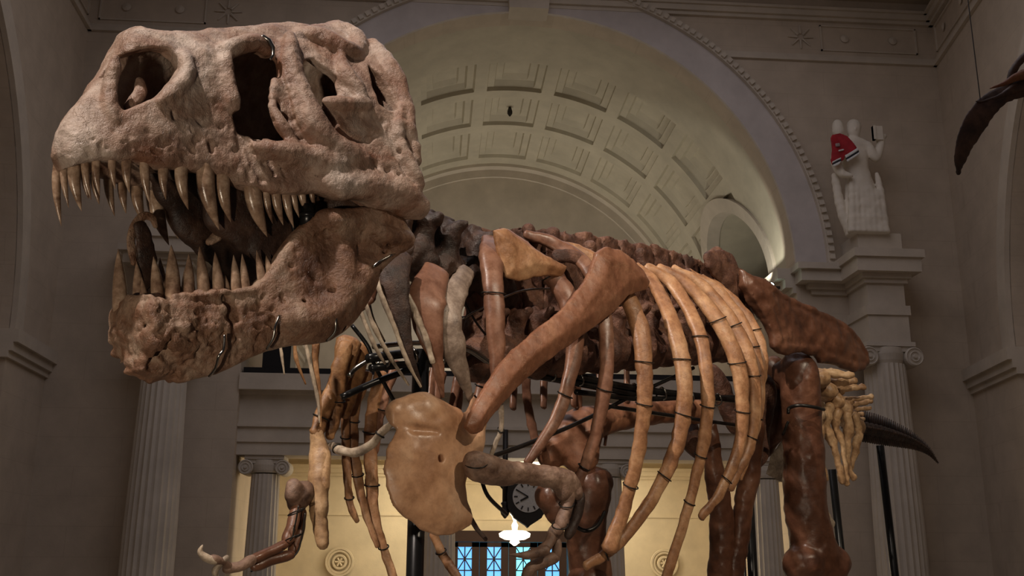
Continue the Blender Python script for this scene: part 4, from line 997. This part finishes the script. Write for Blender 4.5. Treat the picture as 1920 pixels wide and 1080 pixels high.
# far leg: thigh reaching forward, knee, shin
shaft('thigh_bone',[(1310,770,7.3,22),(1265,768,7.1,24),(1210,772,6.9,22),(1150,782,6.7,24),(1095,800,6.5,34),(1060,822,6.35,38)],M['scapula'],lumps=((1035,850,6.3,32),(1085,850,6.35,38),(1092,815,6.4,36)),label='far thigh bone reaching forward to the knee')
shaft('shin_bone',[(1110,905,6.35,34),(1100,950,6.35,38),(1100,1000,6.35,34),(1108,1085,6.35,36)],RD,lumps=((1030,930,6.3,26),(1060,945,6.3,26),(1125,900,6.4,22),(1045,960,6.3,24)))
b=MB(); b.tube(catmull([P(1070,972,6.1),P(1082,988,6.08),P(1100,995,6.06),P(1120,985,6.1),P(1134,960,6.2)],5),.013,8); b.build('wire_loop',M['band'],SK,True)
# pubis and ischium rods and the rear of the pelvis
shaft('pubis',[(1330,800,7.1,14),(1338,870,7.1,16),(1352,960,7.1,20),(1350,1090,7.1,22)],RD)
shaft('pubis',[(1418,800,7.2,15),(1410,870,7.2,16),(1392,960,7.15,17),(1375,1090,7.1,20)],RD)
shaft('ischium',[(1292,800,7.4,16),(1298,830,7.3,16),(1322,860,7.2,10)],M['spine'])
shaft('sacrum',[(1450,690,7.6,24),(1455,740,7.6,26),(1450,790,7.6,24),(1430,840,7.6,18)],RD)
shaft('sacrum',[(1432,720,7.4,20),(1430,780,7.4,18),(1425,840,7.35,14),(1418,870,7.3,10)],M['spine'])
shaft('sacrum',[(1380,640,7.6,20),(1400,700,7.6,22),(1400,760,7.6,18)],M['spine'])
shaft('sacrum',[(1330,700,7.7,18),(1350,730,7.7,18),(1380,800,7.7,14)],M['spine'])
plate('ischium',frame3(1455,860,7.5,50,0),[(1470,820),(1478,850),(1478,912),(1460,902),(1436,890),(1446,850)],.03,PB,SK,.011,edge=.05,label='pale triangular bone beside the thigh')
rib('ischium',[(1543,948,-.2),(1550,970,-.2),(1560,985,-.2)],[5,9,9],PB,.6,label='pale sliver of bone behind the thigh')
# tail base: pale spines and hanging chevrons
def tb(name,pts,mat,thk=.75,label=None):
    W_=[P(p[0],p[1],p[2]) for p in pts]; wid=[p[3]*p[2]/F_PX for p in pts]
    o=sweep(name,W_,wid,[w*thk for w in wid],TOCAM+np.array([.4,0,.2]),mat,SK,12,6,.004)
    if label:o['label']=label
    return o
TP=M['palebone'];TR=R_
for pts in ([(1535,700,8.2,9),(1560,700,8.2,9),(1598,704,8.2,7)],[(1545,722,8.3,9),(1572,716,8.3,7),(1604,713,8.3,6)],[(1562,736,8.4,9),(1590,728,8.4,7),(1612,726,8.4,6),(1620,727,8.4,7)],
            [(1580,752,8.5,9),(1600,748,8.5,6),(1625,745,8.5,4),(1636,744,8.5,4)],[(1588,762,8.6,8),(1608,757,8.6,5),(1634,752,8.6,5)],[(1592,772,8.7,7),(1610,768,8.7,4),(1632,765,8.7,4)],[(1596,780,8.8,7),(1612,777,8.8,4),(1618,777,8.8,4)]):
    tb('tail_spine',pts,M['tan'])
for i,(px,py,d,r) in enumerate(((1535,712,8.2,16),(1548,735,8.3,16),(1562,752,8.4,16),(1578,768,8.5,15),(1590,785,8.7,15),(1602,800,8.9,15))):
    c=P(px,py,d); v=Vol(c,((1,0,0),(0,1,0),(0,0,1)),(-.2,)*3,(.2,)*3,.012); v.chain([(0,-.05,0),(0,.05,0)],[r*d/F_PX*1.1]*2,.02); v.cap((.02,0,.05),(.09,0,.07),.03,.02,.02); v.rough(((14,.014),(40,.006)),i); v.mesh('tail_vertebra',M['tan'],SK)
for pts in ([(1545,775,8.2,8),(1540,810,8.2,6),(1541,850,8.2,5),(1550,900,8.2,4)],[(1556,760,8.25,9),(1550,795,8.25,9),(1562,830,8.25,8),(1572,870,8.25,7),(1580,904,8.25,7)],[(1572,770,8.3,8),(1566,800,8.3,9),(1578,830,8.3,7),(1584,870,8.3,5),(1588,908,8.3,6)],
            [(1588,775,8.4,8),(1592,800,8.4,10),(1588,830,8.4,9),(1590,870,8.4,6),(1600,898,8.4,6)],[(1604,780,8.5,8),(1610,810,8.5,8),(1606,835,8.5,9),(1598,870,8.5,5),(1592,895,8.5,5)]):
    tb('chevron',pts,M['tan'])
# thin dark end of the tail
TL=catmull([(1596,800,9.0,25),(1640,808,9.5,24),(1680,818,10.0,19),(1715,830,10.4,13),(1740,845,10.7,8),(1759,868,10.9,2)],5)
for i in range(len(TL)-1):
    a=TL[i];b_=TL[i+1]; p=P(*a[:3]);q=P(*b_[:3]); r=a[3]*a[2]/F_PX*.55; r2=b_[3]*b_[2]/F_PX*.55; m=MB()
    t=(q-p)/np.linalg.norm(q-p); up=np.array([0,0,1.])-t*t[2]; up/=np.linalg.norm(up); sd=np.cross(t,up)
    m.tube([p,p*.5+q*.5,p*.05+q*.95],[r,r*.8,r2*1.05],12)
    for j in range(2):
        c=p+(q-p)*(.25+.5*j); m.tube([c,c+up*r*1.7+t*r*.3,c+up*r*2.5+t*r*.9],[r*.28,r*.2,r*.1],6); m.tube([c,c-up*r*1.4+t*r*.4,c-up*r*1.8+t*r],[r*.35,r*.25,r*.12],6)
        for sg in(1,-1): m.tube([c,c+sd*sg*r*1.5],[r*.3,r*.15],6)
    m.build('tail_vertebra',M['dark'],SK,True)
# near arm ---------------------------------------------------------------
H=M['humerus']
shaft('upper_arm_bone',[(892,872,4.32,24),(915,880,4.36,24),(950,886,4.42,20),(1000,890,4.5,17),(1040,896,4.55,17),(1068,905,4.6,18)],H,k=.02,h=.006,rough=((14,.006),(36,.004),(80,.0015)),lumps=((885,862,4.3,12),(1055,925,4.55,13),(1080,925,4.6,12)))
shaft('forearm_bone',[(1068,920,4.58,11),(1062,950,4.55,10),(1052,985,4.5,11)],H,k=.015,h=.005,rough=((30,.003),)); shaft('forearm_bone',[(1088,930,4.62,9),(1082,965,4.6,8),(1066,1005,4.55,8)],M['dark'],k=.015,h=.005,rough=((30,.003),))
shaft('wrist_bone',[(1045,993,4.5,12),(1035,1005,4.48,10)],H,k=.01,h=.005,rough=((30,.003),))
shaft('finger_bone',[(1035,1008,4.47,9),(1028,1020,4.44,8),(1015,1035,4.4,10)],H,k=.01,h=.005,rough=((30,.003),)); shaft('finger_bone',[(1045,1015,4.5,8),(1045,1040,4.48,7)],H,k=.01,h=.005,rough=((30,.003),))
shaft('claw',[(1022,1032,4.4,10),(1000,1038,4.38,8),(978,1041,4.36,5),(955,1040,4.34,1.5)],H,k=.006,h=.004,rough=((40,.001),)); shaft('finger_bone',[(1040,1045,4.48,10),(1015,1056,4.44,10),(995,1066,4.4,9),(985,1085,4.4,8)],H,k=.01,h=.005,rough=((30,.003),))
for x,y,r,d in((1062,945,14,4.54),(1050,985,15,4.48),(893,868,22,4.3)):
    b=MB()
    c=P(x,y,d); rr=r*d/F_PX; b.tube([c+CR*rr*math.cos(a)+CF*rr*.9*math.sin(a)+CU*rr*.3*math.sin(a) for a in np.linspace(0,6.28,20)],.003,6,False)
    b.build('wire_band',M['band'],SK,True)
# far arm hanging left of the coracoid
RB=M['reddish']
shaft('upper_arm_bone',[(585,930,4.62,16),(566,925,4.55,20),(556,945,4.5,15)],M['humerus'],k=.02,h=.006,rough=((14,.006),(36,.003)),lumps=((550,910,4.48,12),(545,930,4.45,10)))
shaft('forearm_bone',[(556,950,4.48,10),(548,985,4.42,9),(538,1015,4.36,10)],RB,k=.015,h=.005,rough=((30,.002),)); shaft('forearm_bone',[(566,960,4.5,8),(560,1000,4.45,8),(548,1035,4.38,9)],RB,k=.015,h=.005,rough=((30,.002),))
shaft('hand_bone',[(535,1020,4.34,8),(505,1035,4.28,7),(475,1048,4.22,9)],RB,k=.012,h=.005,rough=((30,.002),)); shaft('hand_bone',[(545,1040,4.36,9),(510,1050,4.3,8),(478,1062,4.24,10)],RB,k=.012,h=.005,rough=((30,.002),))
shaft('finger_bone',[(472,1050,4.2,10),(450,1062,4.15,8),(425,1066,4.12,9)],H,k=.01,h=.005,rough=((30,.002),)); shaft('finger_bone',[(430,1062,4.12,7),(412,1052,4.08,6),(398,1048,4.06,8)],H,k=.01,h=.005,rough=((30,.002),))
shaft('claw',[(402,1052,4.06,7),(385,1045,4.04,7),(375,1034,4.03,4.5),(380,1022,4.03,1.5)],PB,k=.004,h=.0035,rough=((40,.001),)); shaft('claw',[(425,1045,4.1,5),(412,1058,4.08,6),(403,1072,4.07,6),(408,1088,4.07,3)],PB,k=.004,h=.0035,rough=((40,.001),))
for pts in (((560,948),(552,990),(545,1012),(520,1022),(470,1043)),((572,962),(566,1005),(552,1042),(500,1058),(470,1072))):
    b=MB(); b.tube(catmull([P(x,y,4.36-.0008*(560-x)) for x,y in pts],6),.004,6); b.build('wire_cable',M['band'],SK,True)
for x,y,r in((550,1008,16),(520,1034,16),(474,1050,14),(556,960,16)):
    b=MB(); c=P(x,y,4.36-.0008*(560-x)); rr=r*4.3/F_PX; b.tube([c+CR*rr*math.cos(a)+CF*rr*.9*math.sin(a)+CU*rr*.5*math.cos(a+.5) for a in np.linspace(0,6.28,20)],.003,6,False); b.build('wire_band',M['band'],SK,True)
# ---------------------------------------------------------------- steel mount
MT=SK
ST=M['steel']
def tub(name,pts,r,mat=ST,n=10): 
    b=MB(); q=[B(*p) for p in pts]; b.tube(catmull(q,6) if len(q)>2 else q,r,n); return b.build(name,mat,MT,True)
pp=B(780,1000,0); b=MB(); b.tube([(pp[0],pp[1],0),(pp[0],pp[1],B(780,655,0)[2])],.040,20); b.build('support_post',ST,MT,True)
b=MB(); b.tube([(pp[0],pp[1],0.02),(pp[0],pp[1],.08)],[.3,.28],30); b.build('base_plate',ST,MT,True)
tub('support_rail',[(690,672,0),(790,662,0),(900,676,0),(1050,700,0),(1200,730,0),(1400,752,0)],.022)
tub('support_rail',[(695,690,.0),(800,682,0),(920,692,0),(1060,715,0),(1200,742,0)],.018)
tub('support_rail',[(700,650,.05),(790,643,.05),(900,655,.05),(1050,690,.05)],.012,M['wire'])
tub('support_brace',[(640,745,-.1),(700,718,-.05),(775,690,0)],.016); tub('support_brace',[(905,862,.2),(1000,828,.1),(1090,790,0),(1180,745,0),(1300,690,0)],.012)
tub('support_brace',[(1130,760,0),(1230,775,0),(1330,790,0),(1400,800,0)],.012); tub('support_brace',[(1080,735,.0),(1200,748,0),(1300,745,0),(1420,745,0)],.016)
tub('support_brace',[(655,705,-.1),(668,690,-.1),(700,672,-.05),(735,664,0)],.012,M['wire']); tub('support_brace',[(815,648,.1),(870,652,.1),(905,672,.1),(945,702,.1)],.018,M['wire'])
tub('cable',[(845,610,.1),(900,580,.15),(980,545,.15),(1070,542,.2)],.006,M['wire']); tub('cable',[(850,520,.15),(890,600,.1),(930,650,.05)],.006)
tub('support_brace',[(660,610,-.1),(690,650,-.05),(705,690,-.05),(760,790,-.1)],.010); tub('support_brace',[(690,560,.1),(700,600,.1),(720,640,.05)],.008,M['wire'])
tub('support_brace',[(1240,610,0),(1300,560,0),(1340,520,0)],.010,M['rib']); tub('support_brace',[(900,890,.1),(915,930,.1),(950,965,.0)],.01)
for i in range(13):
    px=720+i*52; c=B(px,np.interp(px,[690,790,900,1050,1200,1400],[672,662,676,700,730,752])+4,0); b=MB()
    b.tube([c+BL*.035*math.cos(a)+BU*.04*math.sin(a)+BFd*.01*math.sin(a*2) for a in np.linspace(0,6.28,16)],.006,6,False); b.build('clamp',M['wire'],MT,True)
for x0,y0,x1,y1,d,r in((1650,835,1692,1100,9.2,.035),(1560,880,1597,1100,9.0,.035),(1404,930,1412,1100,8.2,.04),(1385,860,1392,1100,7.6,.02)):
    q=P(x1,y1,d); t=P(x0,y0,d); b=MB(); b.tube([(q[0]+(q[0]-t[0])*.0,q[1],0),t],r,12)
    b.build('support_post',ST,MT,True)
# ---------------------------------------------------------------- things in the hall
# clock
c=onY(989,932,26.0); CKY=26.0
t=thing('hanging_clock',(c[0],CKY,c[2]),'dark hanging clock with a round white dial and pointed base between the arm bones','clock')
prof=[(-.08,.62),(.08,.62),(.2,.54),(.42,.5),(.5,.3),(.53,.0),(.5,-.3),(.38,-.45),(.34,-.52),(.22,-.6),(.06,-.70),(0,-.76),(-.06,-.70),(-.22,-.6),(-.34,-.52),(-.38,-.45),(-.5,-.3),(-.53,0),(-.5,.3),(-.42,.5),(-.2,.54)]
b=MB(); n=len(prof)
for y in(-.16,.16): b.v+=[(c[0]+p[0],CKY+y,c[2]+p[1]) for p in prof]
b.f=[tuple(range(n)),tuple(range(2*n-1,n-1,-1))]+[(i,i+n,(i+1)%n+n,(i+1)%n) for i in range(n)]
b.build('case',M['iron'],t)
b=MB(); m=40; b.add([(c[0]+.39*math.cos(2*math.pi*i/m),CKY-.18,c[2]+.39*math.sin(2*math.pi*i/m)) for i in range(m)]+[(c[0]+.39*math.cos(2*math.pi*i/m),CKY-.15,c[2]+.39*math.sin(2*math.pi*i/m)) for i in range(m)],[tuple(range(m))[::-1]]+[(i,(i+1)%m,(i+1)%m+m,i+m) for i in range(m)])
dial=b.build('dial',M['dial'],t)
for i in range(12):
    a=math.radians(30*i); u=(math.sin(a),0,math.cos(a)); w=(math.cos(a),0,-math.sin(a))
    MB().obox((c[0]+.31*u[0],CKY-.19,c[2]+.31*u[2]),w,(0,1,0),u,.016,.004,.045).build('hour_mark',M['iron'],None).parent=dial
for ang,L,wd in((242,.22,.022),(300,.3,.014)):
    a=math.radians(ang); u=(math.sin(a),0,math.cos(a)); w=(math.cos(a),0,-math.sin(a))
    MB().obox((c[0]+L/2*u[0],CKY-.197,c[2]+L/2*u[2]),w,(0,1,0),u,wd,.004,L/2).build('clock_hand',M['iron'],None).parent=dial
k=onY(947,925,CKY); b=MB(); b.tube([k+np.array([0,0,1.6]),k+np.array([0,0,-.25])],.07,10); b.tube([k,c],.06,8); b.tube([k+np.array([-.02,0,.1]),k+np.array([-.55,.4,.75])],.04,8)
b.build('bracket',M['iron'],t,True)
b=MB(); b.lathe(k[0],k[1],[(.02,k[2]-.62),(.1,k[2]-.52),(.12,k[2]-.42),(.07,k[2]-.33),(.11,k[2]-.25),(.05,k[2]-.18)],16); b.build('finial',M['iron'],t,True)
# chandelier
c=onY(965,1003,31.5)
t=thing('pendant_lamp',(c[0],c[1],c[2]),'glowing round glass ceiling lamp above the entrance doors','lamp')
GL=plain('glowing_opal_glass',(1,.9,.7,1),.4,emit=(1,.86,.60,1),estr=3.2)
b=MB(); b.lathe(c[0],c[1],[(.03,c[2]-.32),(.16,c[2]-.22),(.12,c[2]-.16),(.3,c[2]-.14),(.46,c[2]-.06),(.48,c[2]+.04),(.34,c[2]+.12),(.08,c[2]+.14)],32); b.build('lamp_bowl',GL,t,True)
b=MB(); b.lathe(c[0],c[1],[(.07,c[2]+.14),(.1,c[2]+.28),(.04,c[2]+.4),(.09,c[2]+.55),(.15,c[2]+.62),(.03,c[2]+.66)],20); b.build('lamp_neck',GL,t,True)
b=MB(); b.tube([c+np.array([0,0,.64]),(c[0],c[1],5.36)],.02,6); b.build('chain',M['iron'],t,True)
# lit ceiling recess seen through the screen
for px,py in((965,868),(1215,885)):
    q=onplane(px,py,(0,0,5.33),(0,0,1)); tag(MB().box(q[0]-.9,q[0]+.9,q[1]-.8,q[1]+.8,5.29,5.345).build('ceiling_panel',plain('lit_panel_%d'%px,(.9,.85,.7,1),.5,emit=(1,.88,.62,1),estr=1.6 if px<1000 else .7)),
      'bright ceiling light panel above the clock' if px<1000 else 'dimmer ceiling light panel right of the near ribs','ceiling light')
# floodlights clamped on the cornice of the recess
c0=onX(1445,541,XR-.70)
t=thing('floodlight_cluster',tuple(c0),'three small bright floodlights on the cornice at the arch springing','floodlights')
EM=plain('floodlight_lens',(.8,1,.95,1),.3,emit=(.72,1.0,.90,1),estr=14)
for dx_,dz_,dy_ in((-.02,.06,-.14),(.0,-.12,-.18),(.1,.03,.26)):
    q=c0+np.array([dx_,dy_,dz_]); d=-ray(1447,541); d/=np.linalg.norm(d); d=d+np.array([0,0,.35]); d/=np.linalg.norm(d)
    b=MB(); b.tube([q,q-d*.12],[.09,.05],14); h=b.build('lamp_housing',M['iron'],t,True)
    b=MB(); b.tube([q+d*.005,q+d*.012],[.066,.066],14); o=b.build('lens',EM,None,True); o.parent=h
b=MB(); b.box(c0[0]+.02,c0[0]+.2,c0[1]-.2,c0[1]+.2,c0[2]-.05,c0[2]+.02); b.build('bracket',M['iron'],t)
light('floodlight_beam','SPOT',tuple(c0+np.array([-.25,.1,.1])),tuple(onX(1400,400,XR-.4)),160,(1.0,.97,.82),.05,70)
# dark crates on the balcony
q0=onY(497,640,26.4);q1=onY(546,688,26.4)
MB().box(q0[0],q1[0],26.2,27.2,6.91,q0[2]+.4).build('black_crate',M['black']);tag(bpy.data.objects['black_crate'],'black crate on the balcony ledge beneath the lower jaw','crate')
# statue
def statue():
    base=onY(1648,442,25.2); x0=11.70; zb=10.60; y0=25.05; Ht=onY(1598,222,25.1)[2]-zb
    t=thing('robed_statue',(x0,y0,zb),'white stone statue of a robed figure raising a tablet, red shirt on the shoulder','statue')
    v=Vol((x0,y0,zb),((1,0,0),(0,0,1),(0,1,0)),(-1.5,-.05,-.7),(1.1,Ht+.2,.7),.028)
    px=lambda X,Y:(onY(X,Y,y0)[0]-x0, onY(X,Y,y0)[2]-zb)
    def c(pts,rs,k=.08,z=0,sub=False,sq=None):
        q=[(*px(p[0],p[1]),(p[2] if len(p)>2 else z)) for p in pts]; v.chain(q,rs,k,sub,sq,4)
    c([(1622,470),(1620,400),(1612,350),(1606,315),(1603,290)],[.46,.40,.32,.26,.32],.08,sq=(2,1.3))
    c([(1638,470),(1632,400),(1618,335)],[.26,.22,.16],.14); c([(1604,470),(1600,400),(1598,350)],[.2,.2,.18],.1)
    c([(1580,274,.0),(1600,271,0),(1622,276,0)],[.17,.2,.17],.08); c([(1600,265),(1600,248)],[.10,.10],.04)
    c([(1600,250,-.02),(1601,236,0)],[.16,.19],.05); c([(1601,232,.08),(1604,242,.1)],[.17,.12],.04); c([(1599,244,-.19),(1599,248,-.19)],[.03,.04],.02)
    c([(1624,276),(1638,298),(1646,282),(1650,264)],[.13,.11,.09,.08],.04,-.1); c([(1636,262,-.1),(1655,258,-.1)],[.06,.06],.03)
    c([(1572,275,-.05),(1564,305,-.1),(1570,330,-.25),(1586,338,-.35)],[.14,.12,.10,.07],.04)
    c([(1570,232,0),(1572,250,0)],[.13,.15],.05)
    c([(1567,330,.05),(1574,380,.0),(1588,430,0)],[.11,.12,.09],.05)
    for i in range(7):
        a=1592+i*8; d=1590+i*10.5
        c([(a,330+(i%3)*16,-.14),((a+d)/2,375,-.22),(d,462,-.30)],[.04,.09,.11],.05)
    v.rough(((3,.02),(9,.012),(24,.004)),5); v.mesh('figure',M['statue'],t)
    a=onY(1634,238,y0-.15);b_=onY(1654,264,y0-.15); m=MB(); m.box(a[0],b_[0],y0-.24,y0-.12,b_[2],a[2]); m.box(a[0]-.0,a[0]+.06,y0-.27,y0-.1,b_[2],a[2]); m.build('tablet',M['statue'],t)
    # red shirt
    red=plain('red_knit_cloth',(.38,.015,.025,1),.8,bscale=6,var=.25); wh=plain('white_knit_cloth',(.75,.75,.75,1),.8); bk=plain('black_knit_cloth',(.02,.02,.03,1),.8)
    s=thing('sports_shirt',(x0-.9,y0-.45,zb+2.3),'red sports shirt with white and black stripes hung over the statue shoulder','shirt')
    def cloth(name,poly,mat,off,par=s):
        v=Vol((x0,y0-.42-off,zb),((1,0,0),(0,0,1),(0,1,0)),(-1.6,1.4,-.3),(.2,3.1,.35),.022)
        px2=lambda X,Y:(onY(X,Y,y0-.42)[0]-x0, onY(X,Y,y0-.42)[2]-zb)
        XX,YY=np.broadcast_arrays(v.ax[0][:,None],v.ax[1][None,:]); po=poly2d(XX,YY,[px2(*p) for p in poly]).astype(np.float32)
        D=.10*np.sin(XX*9+YY*4)*.4+.25*(XX+.75)**2
        for kz in range(v.n[2]): v.d[:,:,kz]=smax(np.abs(v.ax[2][kz]-D)-.03,po,.01)
        return v.mesh(name,mat,par)
    body=cloth('shirt_body',[(1558,258),(1562,251),(1575,249),(1588,256),(1598,268),(1606,278),(1600,284),(1585,292),(1582,300),(1575,304),(1562,308),(1559,300),(1560,280)],red,0)
    for nm,poly,mt in(('hem_stripe',[(1583,292),(1606,279),(1608,284),(1586,298)],wh),('hem_stripe',[(1585,296),(1608,283),(1609,287),(1586,301)],bk),('hem_stripe',[(1586,300),(1609,287),(1610,291),(1588,305)],wh),
                      ('sleeve_stripe',[(1560,303),(1575,297),(1576,300),(1561,306)],wh),('sleeve_stripe',[(1560,306),(1576,300),(1576,304),(1561,309)],bk),('sleeve_stripe',[(1561,309),(1576,303),(1572,310),(1564,313)],wh),
                      ('arm_stripe',[(1570,283),(1582,279),(1583,282),(1571,286)],wh),('shoulder_number',[(1565,270),(1574,268),(1575,275),(1566,277)],plain('grey_number_print',(.4,.3,.3,1),.8))):
        o=cloth(nm,poly,mt,.05,None); o.parent=body
        if nm!='hem_stripe': o['label']='white or black knitted stripe' if 'stripe' in nm else 'small pale number patch'
statue()
# flying reptile model at the upper right
DW=bone('dark_wing_skin',srgb(44,30,24),srgb(70,48,38),srgb(88,62,48),(.4,.6),4,.2,.1,60); OW=bone('orange_brown_skin',srgb(90,50,30),srgb(120,70,42),srgb(130,84,54),(.4,.6),5,.2,.1,60)
q=P(1900,150,15); t=thing('flying_reptile_model',tuple(q),'dark winged reptile model hanging near the upper right wall','model')
WF=frame3(1850,200,15,70,0)
for pts in ([(1797,326,15,2),(1800,300,15,7),(1812,262,15,11),(1830,228,15,13),(1852,198,15,12),(1880,178,15,10),(1915,164,15,12)],):
    W_=[P(*p[:3]) for p in pts]; sweep('wing',W_,[p[3]*p[2]/F_PX*1.7 for p in pts],[.02]*7,TOCAM+np.array([.2,0,.2]),DW,t,16,8,.003,power=2)
def rb(name,pts,mat): 
    v=None; W_=[P(*p[:3]) for p in pts]; return sweep(name,W_,[p[3]*p[2]/F_PX for p in pts],[p[3]*p[2]/F_PX*.8 for p in pts],TOCAM,mat,t,10,6,.002)
rb('beak',[(1830,190,15,1.2),(1842,190,15,2),(1870,182,15,4),(1900,168,15,10),(1935,150,15,16)],DW); rb('beak',[(1856,166,14.9,1),(1880,158,14.9,4),(1905,145,14.9,8),(1935,135,14.9,12)],OW)
rb('body',[(1925,168,15,10),(1955,165,15.1,20),(2000,175,15.3,24),(2050,190,15.5,12),(2080,200,15.7,4)],DW); rb('wing',[(1985,160,15.4,12),(2040,120,16,16),(2110,110,16.8,14),(2200,140,17.4,4)],DW)
rb('wing_arm',[(1935,95,15,8),(1915,112,15,7),(1900,132,15,7),(1895,150,15,8)],DW)
b=MB(); q=P(1838,186,15); b.tube([q,(q[0],q[1],18.2)],.008,5); b.build('hanging_wire',M['iron'],t)
# sprinkler speck in the vault
q=onplane(956,206,(0,0,17.55),(0,0,1)); b=MB(); b.lathe(q[0],q[1],[(.02,17.3),(.09,17.4),(.09,17.5),(.04,17.66)],12); tag(b.build('ceiling_fitting',M['iron']),'tiny dark fitting in a middle coffer of the vault','fitting')
